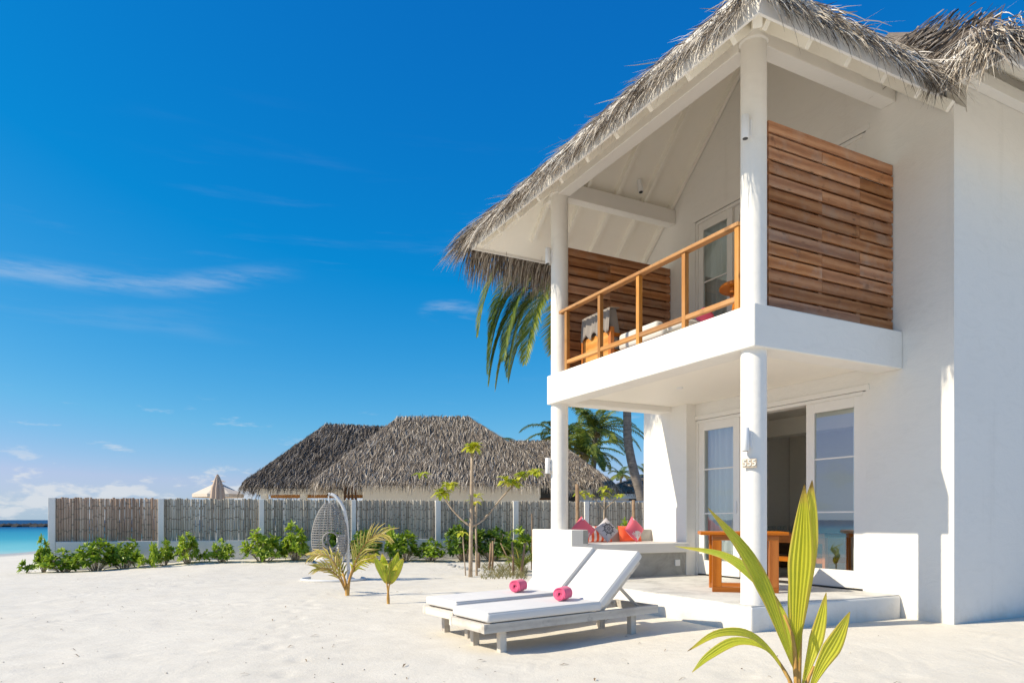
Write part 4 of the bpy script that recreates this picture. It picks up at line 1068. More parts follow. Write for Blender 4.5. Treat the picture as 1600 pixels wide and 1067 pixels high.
# ================================================================== parasols behind the fence
def parasol(label, base, H, rad, closed=False):
    o0 = empty('parasol', base, 0, label, 'parasol', 'cream parasols behind the fence')
    MB().tube([(0, 0, 0), (0, 0, H + .12)], .025, 8).build('pole', M['table_wood'], o0)
    if closed:
        mm = MB(); n = 40; prof = [(.03, H+.1), (.07, H), (.17, H-.35), (.21, H-.8), (.17, H-1.05), (.12, H-1.2)]
        vs = [(r_ * (1 + .28*math.sin(k*2*math.pi/n*8)) * math.cos(2*math.pi*k/n), r_ * (1 + .28*math.sin(k*2*math.pi/n*8)) * math.sin(2*math.pi*k/n), z) for r_, z in prof for k in range(n)]
        mm.add(vs, [(i*n+k, i*n+(k+1) % n, (i+1)*n+(k+1) % n, (i+1)*n+k) for i in range(len(prof)-1) for k in range(n)]); mm.build('canopy', M['umbrella_dark'], o0, sm=True)
    else:
        n = 8; mm = MB(); vs = [(0, 0, H)] + [(rad*math.cos(2*math.pi*k/n), rad*math.sin(2*math.pi*k/n), H-.48) for k in range(n)]; vs += [(rad*math.cos(2*math.pi*k/n), rad*math.sin(2*math.pi*k/n), H-.60) for k in range(n)]
        mm.add(vs, [(0, 1+k, 1+(k+1) % n) for k in range(n)] + [(1+k, 9+k, 9+(k+1) % n, 1+(k+1) % n) for k in range(n)]); mm.build('canopy', M['umbrella'], o0)
        MB().lathe([(.30, H+.02), (.05, H+.12)], 8).build('vent', M['umbrella'], o0)
        for k in range(n):
            a = 2*math.pi*k/n; MB().tube([(0, 0, H-.02), (rad*math.cos(a), rad*math.sin(a), H-.50)], .012, 4).build('rib', M['table_wood'], o0)
M['umbrella_dark'] = m_fabric('beige_canvas', (.52, .40, .31))
parasol('open cream parasol showing above the bamboo fence', at(341, 27.5), 2.55, 1.0); parasol('folded beige parasol in front of the open one', at(340, 24.0), 2.47, 0, True)

# ================================================================== plants
def frond(mm, base, d0, length, droop, nl=34, ll=.55, tint=(.2, .7), seed=0, w=.045, side_droop=.5):
    "pinnate palm frond: rachis and two rows of drooping leaflets"
    r = random.Random(seed); pts = []; p = Vector(base); d = Vector(d0).normalized(); K = 12
    for k in range(K + 1):
        pts.append(p.copy()); p = p + d * (length / K); d = (d + Vector((0, 0, -droop / K * (1 + k / K)))).normalized()
    mm.tube(pts, [.028 * (1 - .85 * k / K) for k in range(K + 1)], 5, .85)
    sample = crom(pts, nl)
    for i in range(2, nl):
        f = i / (nl - 1); q = sample[i]; dd = (sample[min(i+1, nl-1)] - sample[max(i-1, 0)]).normalized()
        side = dd.cross(Vector((0, 0, 1)));
        if side.length < .05: side = dd.orthogonal()
        side.normalize(); upv = side.cross(dd)
        L_ = ll * (math.sin(math.pi * (.18 + .80 * f)) ** .7) * r.uniform(.85, 1.1)
        for s in (-1, 1):
            v = (side * s * 1.0 + dd * (.55 + .5 * f) + upv * .15).normalized()
            a = q; b = q + v * L_ * .5; vv = (v + Vector((0, 0, -side_droop * r.uniform(.6, 1.5)))).normalized(); c = b + vv * L_ * .5
            hint = (upv + side * s * r.uniform(-.5, .3)).normalized()
            mm.blade([a, b, c], [w * .7, w, w * .12], hint, 2, .5, 0, r.uniform(*tint))
def palm(label, base, path, crown_r, nf, seed, trunk=(.16, .10), ll=.6, nl=30, tint=(.1, .7), drop=(.6, 1.6), dirs=None, group='coconut palms', sd=.7):
    o0 = empty('coconut_palm', base, 0, label, 'palm tree', group); r = random.Random(seed)
    pts = crom([Vector(q) - Vector(base) for q in path], 14); n = len(pts)
    MB().tube(pts, [trunk[0] + (trunk[1]-trunk[0]) * k / (n-1) + (.09 if k == 0 else 0) for k in range(n)], 10).build('trunk', M['bark'], o0, sm=True)
    top = pts[-1]; cr = empty('crown', top); cr.parent = o0
    for k in range(nf):
        if dirs and k < len(dirs): az, el, ln, dr = dirs[k]
        else: az = k * 2.399 + r.uniform(-.25, .25); el = r.uniform(-.35, 1.1); ln = crown_r * r.uniform(.85, 1.1); dr = r.uniform(*drop)
        mm = MB(); old = el < 0
        frond(mm, (0, 0, 0), (math.cos(az)*math.cos(el), math.sin(az)*math.cos(el), math.sin(el)), ln, dr, nl, ll, tint if not old else (max(tint[0], .55), 1.05), seed*100 + k, .075 if crown_r < 3.4 else .065, sd)
        mm.build('frond', M['palm'], cr)
    for k in range(5):
        a = k * 1.25; MB().lathe([(.02, -.42), (.09, -.36), (.12, -.27), (.09, -.17), (.02, -.12)], 10, (.17*math.cos(a), .17*math.sin(a))).build('coconut', M['nut'], cr, sm=True)
    return o0
M['nut'] = m_paint('coconut_husk', (.22, .16, .05), .5)
# leaning palm behind the villa; its crown hangs past the eave
Zp = 26
path = [at(1016, Zp)] + [P(x, y, Zp) for x, y in ((1004, 789), (999, 765), (990, 735), (983, 702), (980, 675), (980, 640), (975, 560), (955, 470), (920, 425))]
W_ = lambda dx, dy: math.atan2(dy, dx)
palm('tall leaning coconut palm whose fronds hang beside the villa balcony', path[0], path, 4.6, 15, 5, (.19, .13), 1.25, 70, (.15, .75), (.8, 1.6),
     dirs=[(R(180), .50, 6.2, 2.9), (R(192), .30, 6.4, 2.7), (R(172), .70, 5.8, 2.8), (R(205), .25, 5.8, 2.6), (R(165), .20, 5.6, 2.8), (R(215), -.1, 5.2, 2.2), (R(186), .05, 6.3, 2.3), (R(178), -.35, 5.2, 1.6), (R(196), .75, 6.6, 2.9), (R(183), -.15, 6.0, 2.0)], sd=.28)
def straight(px, Z, pytop, lean=0): b = at(px - lean, Z); t_ = P(px, pytop, Z); return [b, b.lerp(t_, .4) + Vector((-.1, 0, 0)), b.lerp(t_, .75), t_]
p_ = straight(930, 38, 672, 6); palm('coconut palm with yellow-green crown rising above the neighbour roof', p_[0], p_, 2.75, 22, 11, (.17, .13), .62, 26, (.25, .85))
p_ = straight(911, 35, 706); palm('shorter dense coconut palm below the taller one', p_[0], p_, 2.2, 20, 12, (.18, .14), .55, 24, (.15, .8))
p_ = straight(873, 37, 682); palm('coconut palm half hidden behind the rear column', p_[0], p_, 2.2, 18, 13, (.15, .12), .55, 24, (.05, .5))
p_ = straight(970, 72, 741); palm('small distant palm beside the leaning trunk', p_[0], p_, 2.1, 18, 14, (.15, .12), .5, 20, (.05, .6))
p_ = straight(1010, 74, 742); palm('small distant palm right of the leaning trunk', p_[0], p_, 2.1, 18, 15, (.15, .12), .5, 20, (.05, .6))
p_ = straight(778, 62, 688); palm('distant palm just topping the thatched roof', p_[0], p_, 2.0, 16, 16, (.15, .12), .5, 20, (.05, .6))

def rosette(mm, c, axis, n, ln, r, tint, wide=.42):
    ax = Vector(axis).normalized(); t1 = ax.orthogonal().normalized(); t2 = ax.cross(t1)
    for k in range(n):
        a = k * 2.4 + r.uniform(-.3, .3); e_ = r.uniform(.15, 1.0); L_ = ln * r.uniform(.7, 1.1)
        rad = t1 * math.cos(a) + t2 * math.sin(a); d = (rad * math.cos(e_) + ax * math.sin(e_)).normalized()
        b = c + d * L_ * .55; e2 = (d + Vector((0, 0, -.35)) + rad*.1).normalized(); q = b + e2 * L_ * .45
        mm.blade([c, b, q], [L_*wide*.25, L_*wide, L_*wide*.45], ax, 2, .35, 0, r.uniform(*tint))
def shrub_mesh(seed, w, h, nros, leaf, tint, mat):
    r = random.Random(seed); mm = MB(); st = MB()
    for i in range(nros):
        a = r.uniform(0, 6.283); rr_ = math.sqrt(r.random()) * w * .5; f = r.uniform(.25, 1.) ; top = h * (1 - .55 * (rr_ / (w*.5))**2)
        c = Vector((math.cos(a)*rr_, math.sin(a)*rr_*.8, max(leaf*.5, top * f))); axis = Vector((math.cos(a)*rr_/w*1.6, math.sin(a)*rr_/w*1.6, .75)) + Vector((r.uniform(-.3, .3),)*3)
        rosette(mm, c, axis, r.randint(8, 12), leaf, r, (tint[0] + .35*(f-.4), tint[1]))
        if i % 2 == 0: st.tube([(c.x*.15, c.y*.15, -.08), (c.x*.55, c.y*.55, c.z*.5), c], [.012, .009, .005], 4)
    return mm.mesh('foliage', M[mat]), st.mesh('stem', M['stem'])
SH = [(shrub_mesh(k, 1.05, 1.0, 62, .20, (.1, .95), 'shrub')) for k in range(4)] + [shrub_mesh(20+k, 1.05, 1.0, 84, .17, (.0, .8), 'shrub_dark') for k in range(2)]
SMALL = [shrub_mesh(40+k, 1., 1., 12, .34, (.2, .95), 'shrub') for k in range(2)]
def shrub(label, px, py, wpx, hpx, kind, rot=0., group='beach shrubs along the bamboo fence', Z=None):
    if Z is None:
        t_ = fpx(px); q = FA + FD * t_; Z = q.y - .55 - .25 * abs(math.sin(px * .7)); Z = min(Z, gp(px, py).y) if px < 250 else Z
    p = at(px, Z); W2 = wpx / F * p.y * .94; H2 = hpx / F * p.y * 1.12
    o0 = empty('beach_shrub', p, rot, label, 'shrub', group)
    f, s = kind
    a = link('foliage', f, o0); b = link('stem', s, o0)
    for q in (a, b): q.scale = (W2, W2 * .8, H2)
    return o0
shrub('tiny lone shrub on the open sand left of the fence', 46, 891, 24, 22, SMALL[0], 1)
shrub('upright shrub hugging the outer end of the fence', 68, 886, 32, 50, SH[0], 2)
shrub('low spreading shrub at the fence corner', 101, 893, 62, 30, SH[1], .5)
shrub('broad bush under the brown bamboo panel, left half', 150, 889, 62, 44, SH[2], 1.2)
shrub('broad bush under the brown bamboo panel, right half', 193, 888, 54, 46, SH[3], 2.9)
shrub('small round shrub just left of the second post', 226, 887, 22, 17, SMALL[1], .3)
shrub('spindly yellow-green shrub at the second fence post', 240, 886, 18, 40, SMALL[0], 2.2)
shrub('compact shrub just right of the second fence post', 257, 884, 34, 36, SH[0], 4)
shrub('rounded shrub below the second bamboo panel', 293, 879, 46, 42, SH[2], 5)
shrub('small tuft beside the rounded shrub', 319, 879, 22, 16, SMALL[1], 3)
shrub('spiky shrub left of the third post', 348, 876, 36, 30, SH[1], .2)
shrub('tall glossy bush at the third fence post', 411, 874, 56, 50, SH[3], .4)
shrub('tall bush left of the hanging chair', 461, 874, 58, 52, SH[0], 1.7)
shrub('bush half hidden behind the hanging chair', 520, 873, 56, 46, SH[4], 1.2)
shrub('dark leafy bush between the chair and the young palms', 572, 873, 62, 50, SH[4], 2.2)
shrub('slender tall shrub behind the drying palm', 611, 873, 26, 56, SMALL[0], 2.0)
shrub('low pale green bush behind the green seedling', 632, 873, 52, 42, SH[2], .9)
shrub('low bush left of the forked tree', 672, 873, 52, 30, SH[1], 2.4)
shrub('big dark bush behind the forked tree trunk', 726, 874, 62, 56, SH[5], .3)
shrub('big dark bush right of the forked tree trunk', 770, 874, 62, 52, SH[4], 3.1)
shrub('leafy bush by the white bench end', 812, 876, 50, 46, SH[0], 2.8)
shrub('small shrub in the stake bed', 783, 889, 20, 34, SMALL[1], 1.)
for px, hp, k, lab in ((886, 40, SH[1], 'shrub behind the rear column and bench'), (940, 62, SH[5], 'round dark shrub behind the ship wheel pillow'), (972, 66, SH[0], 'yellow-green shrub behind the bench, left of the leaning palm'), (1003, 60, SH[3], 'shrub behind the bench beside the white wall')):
    shrub(lab, px, 0, 42, hp, k, px, 'shrubs behind the porch bench', Z=17.5)

# ---- frangipani-like forked tree
def forked_tree(label, base, limbs, leafsets, lr, ln, seed):
    o0 = empty('forked_tree', base, 0, label, 'tree', 'young forked trees'); r = random.Random(seed); b = Vector(base)
    for i, (pts, r0, r1) in enumerate(limbs):
        q = crom([Vector(p) - b for p in pts], 8); MB().tube(q, [r0 + (r1-r0)*k/7 for k in range(8)], 8).build('trunk' if i == 0 else 'branch', M['stem'], o0, sm=True)
    for p, n in leafsets:
        mm = MB(); c = Vector(p) - b
        for k in range(n):
            a = k * 2.4; e_ = r.uniform(-.3, .9); d = Vector((math.cos(a)*math.cos(e_), math.sin(a)*math.cos(e_), math.sin(e_))); L_ = ln * r.uniform(.7, 1.1)
            p1 = c + d * L_ * .5; p2 = p1 + (d + Vector((0, 0, -.8))).normalized() * L_ * .5
            mm.blade([c, c.lerp(p1, .5), p1, p2], [.03, L_*.36, L_*.46, L_*.14], Vector((0, 0, 1)) + d*.2, 2, .3, 0, r.uniform(.1, 1.))
        mm.build('leaf_cluster', M['frangi'], o0)
B = gp(735, 901); Zt = B.y
forked_tree('thin forked tree with yellow-green leaf tufts beside the bench', B, [
    ([B - Vector((0, 0, .1)), P(736, 830, Zt), P(737, 760, Zt), P(738, 708, Zt)], .045, .032),
    ([P(735, 822, Zt), P(722, 812, Zt), P(706, 795, Zt), P(693, 776, Zt)], .026, .014), ([P(693, 776, Zt), P(676, 760, Zt-.05), P(657, 744, Zt-.1)], .012, .006), ([P(697, 782, Zt), P(702, 764, Zt-.1)], .012, .008),
    ([P(738, 822, Zt), P(757, 810, Zt + .3), P(780, 782, Zt + .5), P(800, 760, Zt + .6)], .028, .016),
    ([P(800, 760, Zt + .6), P(812, 752, Zt + .7), P(833, 737, Zt + .8)], .016, .010)],
    [(P(738, 700, Zt), 30), (P(690, 772, Zt), 20), (P(702, 760, Zt - .1), 14), (P(657, 742, Zt - .1), 7), (P(791, 752, Zt + .5), 16), (P(801, 755, Zt + .6), 20), (P(815, 744, Zt + .7), 14), (P(836, 738, Zt + .8), 16)], .03, .26, 5)
B = gp(745, 899); Zt = B.y
forked_tree('short leafy sapling stem close behind the forked tree', B, [([B - Vector((0, 0, .1)), P(744, 850, Zt), P(743, 782, Zt)], .028, .018)], [(P(743, 776, Zt), 10), (P(741, 786, Zt), 6)], .02, .22, 6)
B = gp(728, 899)
forked_tree('thin stick sapling at the left of the forked tree', B, [([B - Vector((0, 0, .1)), P(724, 850, B.y), P(723, 836, B.y)], .014, .01)], [(P(722, 832, B.y), 9)], .02, .2, 7)
B = at(945, 19.0); Zt = 19.0
forked_tree('thin sapling with yellow leaves behind the bench', B, [([B, P(944, 812, Zt), P(945, 770, Zt)], .03, .02), ([P(944, 796, Zt), P(934, 785, Zt), P(926, 778, Zt)], .015, .01), ([P(944, 796, Zt), P(956, 785, Zt), P(966, 776, Zt)], .015, .01)],
    [(P(946, 764, Zt), 10), (P(945, 775, Zt), 9), (P(920, 774, Zt), 7), (P(967, 774, Zt), 8), (P(907, 772, Zt), 6)], .02, .26, 8)
# ---- garden stakes
def stake(label, px, py, ptop, r_=.028, lean=0, Z=None):
    b = gp(px, py) if Z is None else at(px, Z); t_ = P(px + lean, ptop, b.y) - b
    o = MB().tube([(0, 0, -.1), (t_.x*.5 + .01, 0, t_.z*.5), (t_.x, .02, t_.z)], [r_, r_*.95, r_*.85], 7).build('wooden_stake', M['stake_wood'], None, sm=True); o.location = b
    tag(o, label, 'stake', 'wooden stakes in the planting bed')
stake('thick dark stump right of the forked tree', 747, 887, 864, .055); stake('leaning stake left of the paired stakes', 764, 890, 848, .03, 3); stake('second of the paired stakes', 769, 891, 845, .028, 1)
stake('single stake near the bench end', 802, 899, 846, .026, -2); stake('stake leaning on the white bench end', 813, 898, 848, .03, 7); stake('thin tall stick by the bench end', 830, 890, 802, .014, 1)
stake('crooked branch stake left of the bench end', 800, 888, 848, .016, -18)
stake('tall pole rising behind the left pink pillow', 902, 0, 756, .055, 0, 16.5); stake('short pole behind the right pink pillow', 990, 0, 781, .055, 0, 18.5)
# ---- planting bed: rim of coral stones, dry grass
bed = MB(); rr_ = random.Random(4)
for k in range(260):
    px = rr_.uniform(752, 824); py = rr_.uniform(884, 905) ; p = gp(px, py)
    for j in range(5):
        a = rr_.uniform(0, 6.28); L_ = rr_.uniform(.06, .2); d = Vector((math.cos(a)*.5, math.sin(a)*.5, 1)).normalized()
        bed.blade([p, p + d*L_*.6, p + d*L_*.8 + Vector((math.cos(a), math.sin(a), 0))*L_*.3], [.006, .005, .001], Vector((0, -1, 0)), 1, 0, 0, rr_.uniform(0, 1))
tag(bed.build('grass', M['grass'], None), 'patchy dry grass in the planting bed', 'grass', kind='stuff')
def stone_mesh(k):
    bm = bmesh.new(); bmesh.ops.create_icosphere(bm, subdivisions=2, radius=1)
    for v in bm.verts: v.co *= 1 + .35 * noise.noise(v.co * 1.3 + Vector((k*7, 0, 0)))
    mm = MB(); mm.bm(bm); return mm.mesh('stone', M['concrete'], True)
ST = [stone_mesh(k) for k in range(4)]
M['coral_stone'] = M['concrete']
names = ['leftmost', 'second', 'third', 'fourth', 'fifth', 'sixth', 'seventh', 'eighth', 'ninth', 'last']
for k in range(10):
    px = 703 + k * 6.5; py = 884 + 10 * math.sin(k / 9 * 1.5) + random.uniform(-1, 1); p = gp(px, py); o = link('stone', ST[k % 4]); o.location = p; s_ = random.uniform(.05, .09); o.scale = (s_*1.4, s_, s_*.7); o.rotation_euler.z = k
    tag(o, '%s coral stone from the left in the rim of the planting bed' % names[k], 'stone', 'coral stones around the planting bed')

# ---- coconut seedlings on the sand
def blade_part(o0, b, pts, width, mat, tint, ncross=10, pleat=.035, tipw=.03, hint=Vector((0, -1, 0)), prof=None, fold=.25):
    q = crom([Vector(p) - b for p in pts], 22); n = len(q)
    ws = []
    for i in range(n):
        f = i / (n-1); w = (math.sin(math.pi * min(1, f**.8)) ** .75 if prof is None else prof(f)); ws.append(width * max(w, tipw))
    mm = MB(); mm.blade(q, ws, hint, ncross, fold, pleat, tint); return mm.build('leaf', mat, o0, sm=False)
def stalk(o0, b, pts, r0, r1, mat): q = crom([Vector(p) - b for p in pts], 8); MB().tube(q, [r0 + (r1-r0)*k/7 for k in range(8)], 7).build('stalk', mat, o0, sm=True)
M['stalk'] = m_bark('straw_stalk', (.40, .20, .05), (.60, .38, .12))
# foreground seedling
Zs = 4.4; FB_ = at(1246, Zs)
fs_ = empty('coconut_seedling', FB_, 0, 'large yellow-green coconut seedling in the right foreground', 'plant', 'coconut seedlings'); b = FB_
K = lambda x, y, dz=0.: P(x, y, Zs + dz)
pl = lambda f: (min(1, f / .55) ** .9) * (1 - max(0, (f - .55) / .45) ** 1.7) + .04
blade_part(fs_, b, [K(1243, 1062), K(1245, 980), K(1250, 900), K(1254, 830), K(1257, 757, -.05)], .145, M['palm_young'], .45, 12, .07, .02, Vector((-.55, -1, .15)), pl)
blade_part(fs_, b, [K(1248, 1010, .02), K(1256, 940, .02), K(1262, 870, .02), K(1266, 800, .0), K(1269, 750, -.08)], .12, M['palm_young'], .62, 10, .07, .02, Vector((-.9, -1, .1)), pl)
blade_part(fs_, b, [K(1240, 1045), K(1222, 990, -.03), K(1198, 925, -.1), K(1163, 860, -.2), K(1106, 793, -.35)], .095, M['palm_young'], .30, 10, .07, .02, Vector((-.7, -.8, .6)), pl)
blade_part(fs_, b, [K(1232, 1015, .0), K(1212, 950, .05), K(1182, 905, .12), K(1130, 868, .25), K(1055, 853, .42)], .082, M['palm_young'], .35, 10, .07, .02, Vector((-.2, -.7, .8)), pl)
blade_part(fs_, b, [K(1232, 1064, .05), K(1208, 1022, -.05), K(1170, 991, -.12), K(1120, 990, -.2), K(1074, 1017, -.25)], .062, M['palm_young'], .55, 8, .07, .02, Vector((0, -.8, .7)), pl)
blade_part(fs_, b, [K(1226, 1050, .03), K(1196, 1012, .0), K(1150, 1002, .05), K(1108, 1024, .06), K(1081, 1050, .05)], .066, M['palm_young'], .4, 8, .07, .02, Vector((0, -.8, .7)), pl)
blade_part(fs_, b, [K(1252, 1075, .1), K(1266, 1030, .12), K(1280, 980, .13), K(1291, 925, .12)], .085, M['palm_young'], .62, 8, .07, .02, Vector((-.35, -1, .1)), pl)
blade_part(fs_, b, [K(1262, 1085, -.1), K(1283, 1040, -.14), K(1306, 1000, -.2), K(1328, 955, -.28)], .100, M['palm_young'], .66, 10, .07, .02, Vector((-.3, -1, .3)), pl)
blade_part(fs_, b, [K(1240, 1060, .08), K(1237, 1000, .1), K(1233, 940, .12), K(1235, 872, .12)], .065, M['palm_young'], .05, 8, .03, .02, Vector((.8, -1, 0)), pl)
blade_part(fs_, b, [K(1238, 1030, .1), K(1228, 980, .14), K(1212, 930, .18)], .06, M['palm_young'], .2, 8, .03, .02, Vector((-.4, -1, 0)), pl)
for pts in ([(1246, 1120), (1244, 1060), (1240, 1000), (1225, 960)], [(1247, 1120), (1248, 1060), (1251, 980), (1254, 920)], [(1244, 1120), (1236, 1068), (1212, 1025)], [(1250, 1120), (1260, 1070), (1272, 1040)]): stalk(fs_, b, [K(*q) for q in pts], .020, .007, M['stalk'])
MB().lathe([(.02, -.05), (.10, -.02), (.13, .05), (.10, .12), (.03, .15)], 14).build('husk', M['nut'], fs_, sm=True)
# green seedling on the sand
g0 = gp(607, 943); gs = empty('coconut_seedling', g0, 0, 'upright green coconut seedling standing alone on the sand', 'plant', 'coconut seedlings'); Zg = g0.y
K2 = lambda x, y, dz=0.: P(x, y, Zg + dz)
for pts, w, ti, hint in (([(604, 912), (598, 893), (591, 880), (584, 868)], .13, .3, (-.3, -1, 0)), ([(606, 912), (603, 890), (599, 876), (597, 864)], .12, .15, (.2, -1, 0)), ([(607, 912), (612, 892), (618, 876), (622, 862)], .14, .3, (.3, -1, .1)), ([(609, 913), (616, 898), (624, 882), (631, 871)], .13, .55, (.4, -1, .2)), ([(606, 910), (608, 890), (610, 876)], .10, .4, (0, -1, 0))):
    blade_part(gs, g0, [K2(x, y, random.uniform(-.15, .15) * i / 3) for i, (x, y) in enumerate(pts)], w, M['palm_young'], ti, 8, .03, .03, Vector(hint), None)
for pts in ([(607, 946), (607, 930), (604, 908)], [(607, 946), (606, 930), (609, 908)]): stalk(gs, g0, [K2(*q) for q in pts], .022, .010, M['stalk'])
# drying young palm
d0 = gp(542, 930); ds = empty('young_palm', d0, 0, 'young palm with yellowing drooping fronds in front of the hanging chair', 'plant'); Zd = d0.y
def dfrond(pts, ll, nl, mat, tint, seed, w=.022, sd=.5):
    q = crom([P(x, y, Zd + dz) - d0 for x, y, dz in pts], 14); mm = MB(); r = random.Random(seed)
    mm.tube(q, [.016 * (1 - .8*k/13) for k in range(14)], 5, .7)
    s = crom(q, nl)
    for i in range(nl // 4, nl):
        dd = (s[min(i+1, nl-1)] - s[i-1]).normalized(); side = dd.cross(Vector((.2, -1, .2))).normalized(); f = i / nl
        for sg in (-1, 1):
            v = (dd * 1.1 + side * sg * .55 + Vector((0, r.uniform(-.4, .4), 0))).normalized(); L_ = ll * (1 - .35*f) * r.uniform(.8, 1.1)
            b1 = s[i] + v * L_ * .5; c1 = b1 + (v + Vector((0, 0, -sd))).normalized() * L_ * .5
            mm.blade([s[i], b1, c1], [w*.6, w, w*.15], Vector((0, -1, .3)), 2, .4, 0, r.uniform(*tint))
    mm.build('frond', mat, ds)
dfrond([(541, 925, 0), (530, 895, .05), (517, 872, .1), (502, 866, .2), (488, 868, .3)], .30, 14, M['palm_dry'], (.3, .9), 1, .035)
dfrond([(542, 920, 0), (553, 885, -.05), (565, 858, -.1), (582, 838, -.15), (598, 834, -.2)], .42, 18, M['palm_dry'], (.2, .95), 2, .028)
dfrond([(543, 915, 0), (553, 890, 0), (566, 875, .05), (580, 871, .1)], .26, 12, M['palm_young'], (.3, .8), 3, .04, .9)
dfrond([(540, 922, 0), (528, 900, -.1), (512, 888, -.2), (497, 887, -.25)], .28, 12, M['palm_dry'], (.4, 1.), 4, .03, .3)
dfrond([(541, 918, 0), (536, 895, .1), (531, 880, .15), (527, 868, .2)], .22, 10, M['palm_dry'], (.2, .8), 5, .03)
stalk(ds, d0, [P(543, 934, Zd), P(541, 915, Zd), P(536, 895, Zd)], .035, .015, M['stalk']); stalk(ds, d0, [P(543, 934, Zd), P(546, 905, Zd), P(552, 885, Zd)], .03, .012, M['stalk'])
# yellow-green bushy young palm in the bed
y0 = gp(813, 893); ys_ = empty('young_palm', y0, 0, 'bushy yellow-green young palm among the stakes by the bench', 'plant')
for k in range(9):
    mm = MB(); a = k * 2.4; el = random.uniform(.6, 1.3); frond(mm, (0, 0, .05), (math.cos(a)*math.cos(el), math.sin(a)*math.cos(el), math.sin(el)), .75, .9, 14, .22, (.6, .95) if k % 2 else (.2, .6), k, .025, .3); mm.build('frond', M['palm'], ys_)

# ---- hanging egg chair
eb = gp(538, 906); Ze = eb.y
eg = empty('hanging_chair', eb, 0, 'grey wicker egg chair hanging from a curved white pole', 'hanging chair')
KE = lambda x, y, dz=0.: P(x, y, Ze + dz) - eb
MB().tube(crom([KE(545, 906, .25), KE(544, 880, .2), KE(543, 840, .1), KE(541, 812, .05), KE(536, 792, .02), KE(527, 778), KE(519, 772.5), KE(512, 772)], 30), .034, 10).build('pole', M['pole'], eg, sm=True)
ring = []
for t in np.linspace(R(150), R(395), 30): ring.append(KE(520, 910, 0) + Vector((math.cos(t) * .62, math.sin(t) * .5 + .05, .035)))
for q in ring: q.z = .02
MB().tube(ring, .028, 8).build('base_ring', M['pole'], eg, sm=True)
MB().tube([ring[len(ring)//2 + 6], KE(545, 905, .25) + Vector((0, 0, .05))], .028, 8).build('base_strut', M['pole'], eg, sm=True)
cx = KE(515, 835); topz = KE(515, 784).z; botz = KE(515, 886).z; Hh = topz - botz; Rm = .365
def egg_r(f): # f 0 bottom .. 1 top
    return Rm * (math.sin(math.pi * min(1, (f*.93+.055))) ** .55) * (1.06 - .22 * f)
def egg(f, a): return Vector((cx.x + egg_r(f) * math.cos(a), cx.y + egg_r(f) * math.sin(a), botz + Hh * f))
def is_open(f, a):
    da = (a - R(55) + math.pi) % (2*math.pi) - math.pi            # front opening, turned away to the right
    if f > .16 and f < .82 and abs(da) < 1.0 * math.sin(math.pi * (f - .1) / .78) : return True
    dh = (a - R(288) + math.pi) % (2*math.pi) - math.pi            # round peep hole in the near side
    return (dh * Rm) ** 2 + ((f - .42) * Hh) ** 2 < .155 ** 2
weave = MB(); nm = 26
for k in range(nm):
    a = 2*math.pi*k/nm; run = []
    for f in np.linspace(0.01, .985, 44):
        if is_open(f, a):
            if len(run) > 1: weave.tube(run, .0075, 4, cap=False)
            run = []
        else: run.append(egg(f, a))
    if len(run) > 1: weave.tube(run, .0075, 4, cap=False)
for j in range(26):
    f = .03 + j * .0368; run = []
    for a in np.linspace(0, 2*math.pi, 60):
        if is_open(f, a):
            if len(run) > 1: weave.tube(run, .0085, 4, cap=False)
            run = []
        else: run.append(egg(f, a) + Vector((math.cos(a), math.sin(a), 0)) * (.006 if int(a*nm/6.283) % 2 else -.004))
    if len(run) > 1: weave.tube(run, .0085, 4, cap=False)
tag(weave.build('basket', M['wicker'], eg), kind='stuff')
for t_, fr_ in (('opening_rim', None), ('peep_hole_rim', 1)):
    if fr_: loop = [egg(.42 + .158 / Hh * math.sin(t), R(288) + .158 / Rm * math.cos(t)) for t in np.linspace(0, 2*math.pi, 30)]
    else: loop = [egg(.49 + .33 * math.sin(t), R(55) + 1.0 * math.cos(t)) for t in np.linspace(0, 2*math.pi, 40)]
    MB().tube(loop, .018, 6, cap=False).build(t_, M['wicker'], eg, sm=True)
cm = MB(); cm.lathe([(.02, botz+.10), (.24, botz+.10), (.30, botz+.15), (.29, botz+.22), (.20, botz+.25), (.02, botz+.25)], 28, (cx.x, cx.y)); cm.build('seat_cushion', M['cushion'], eg, sm=True)
Mx = Matrix.Translation(Vector((cx.x - .02, cx.y - .20, botz + .26))) @ Matrix.Rotation(R(30), 4, 'Z'); bm_ = MB(); bm_.rbox(-.22, .22, -.05, .05, 0, .44, .045, 3, Mx); 
Mx = Matrix.Translation(Vector((cx.x + .24, cx.y + .02, botz + .22))) @ Matrix.Rotation(R(75), 4, 'Z'); bm_ = MB(); bm_.rbox(-.16, .16, -.045, .045, 0, .42, .04, 3, Mx); bm_.build('back_cushion', M['cushion'], eg, sm=True)
MB().tube([egg(.985, 0) * .5 + egg(.985, math.pi) * .5, KE(513, 774)], .012, 6).build('hanger', M['pole'], eg)

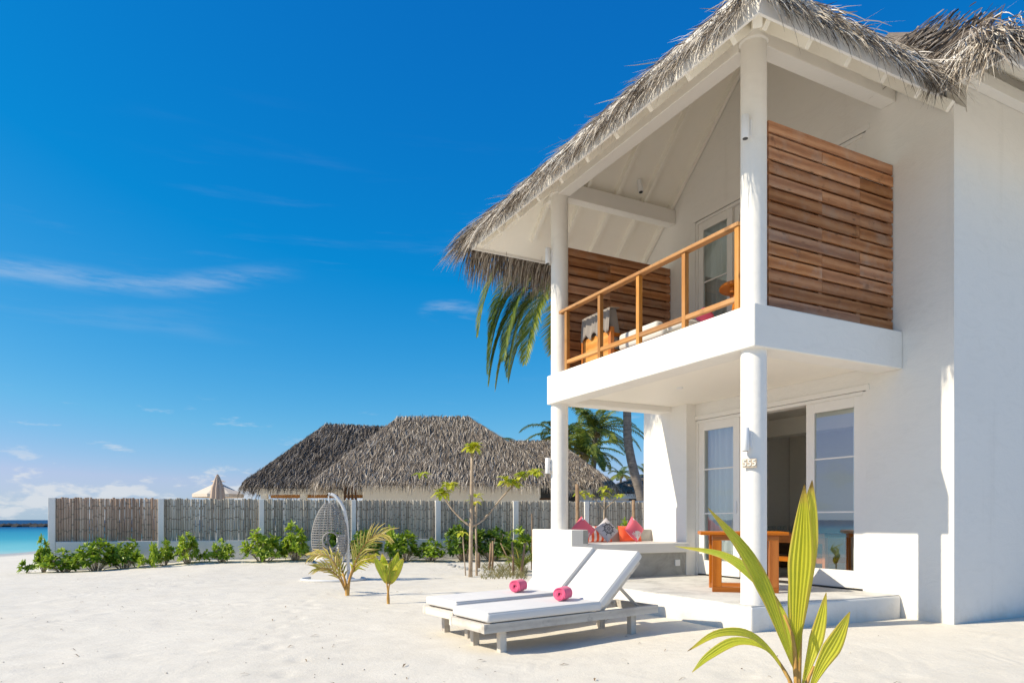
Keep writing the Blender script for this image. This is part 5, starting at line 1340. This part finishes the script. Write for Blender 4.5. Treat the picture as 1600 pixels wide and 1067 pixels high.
# ---- reef breakwater on the horizon: one mass of rock
rk = MB(); rr_ = random.Random(9)
for k in range(420):
    x = rr_.uniform(-190, -95); y = 178 + rr_.uniform(-4, 4); s_ = rr_.uniform(.6, 1.5)
    bm = bmesh.new(); bmesh.ops.create_icosphere(bm, subdivisions=1, radius=1)
    for v in bm.verts: v.co = Vector((v.co.x * s_ * 1.6, v.co.y * s_, v.co.z * s_ * .75)) * (1 + .3 * noise.noise(v.co * 2 + Vector((k, 0, 0)))) + Vector((x, y, -.7))
    rk.bm(bm)
tag(rk.build('reef_rocks', M['rock'], None), 'long line of dark reef rocks on the sea near the horizon', 'rocks', kind='stuff')

# ---- beach litter: coral crumbs, leaf scraps and twigs, one mass
lt = MB(); rr_ = random.Random(31)
for k in range(360):
    y = 4.6 + rr_.random() ** 1.6 * 12; x = rr_.uniform(-.74, .55) * y; q = Vector((x, y, 0)) - HO
    if -.3 < q.dot(EX) < 12 and -.85 < q.dot(EY) < 4.7: continue
    s_ = rr_.uniform(.003, .010); p = Vector((x, y, ground(x, y) + s_ * .3)); a = rr_.uniform(0, 6.28)
    if k % 3 == 0:
        d = Vector((math.cos(a), math.sin(a), rr_.uniform(0, .3))); L_ = rr_.uniform(.03, .10); lt.blade([p, p + d*L_*.5 + Vector((0, 0, .008)), p + d*L_], [.004, rr_.uniform(.006, .02), .003], Vector((0, 0, 1)), 2, .3, 0, rr_.uniform(.5, 1))
    else:
        vs = [p + Vector((math.cos(a + t)*s_*rr_.uniform(.7, 1.5), math.sin(a + t)*s_*rr_.uniform(.7, 1.5), 0)) for t in (0, 1.57, 3.14, 4.71)] + [p + Vector((0, 0, s_))]
        lt.add(vs, [(0, 1, 4), (1, 2, 4), (2, 3, 4), (3, 0, 4)], rr_.uniform(0, .45))
tl = NT('beach_litter'); M['litter'] = tl.done(tl.pbr(tl.ramp(tl.attr('tint'), [(.0, (.55, .50, .43)), (.4, (.32, .28, .22)), (.6, (.16, .10, .05)), (1., (.30, .20, .10))]), .9))
tag(lt.build('beach_litter', M['litter'], None), 'scattered coral crumbs and leaf scraps on the sand', 'litter', kind='stuff')
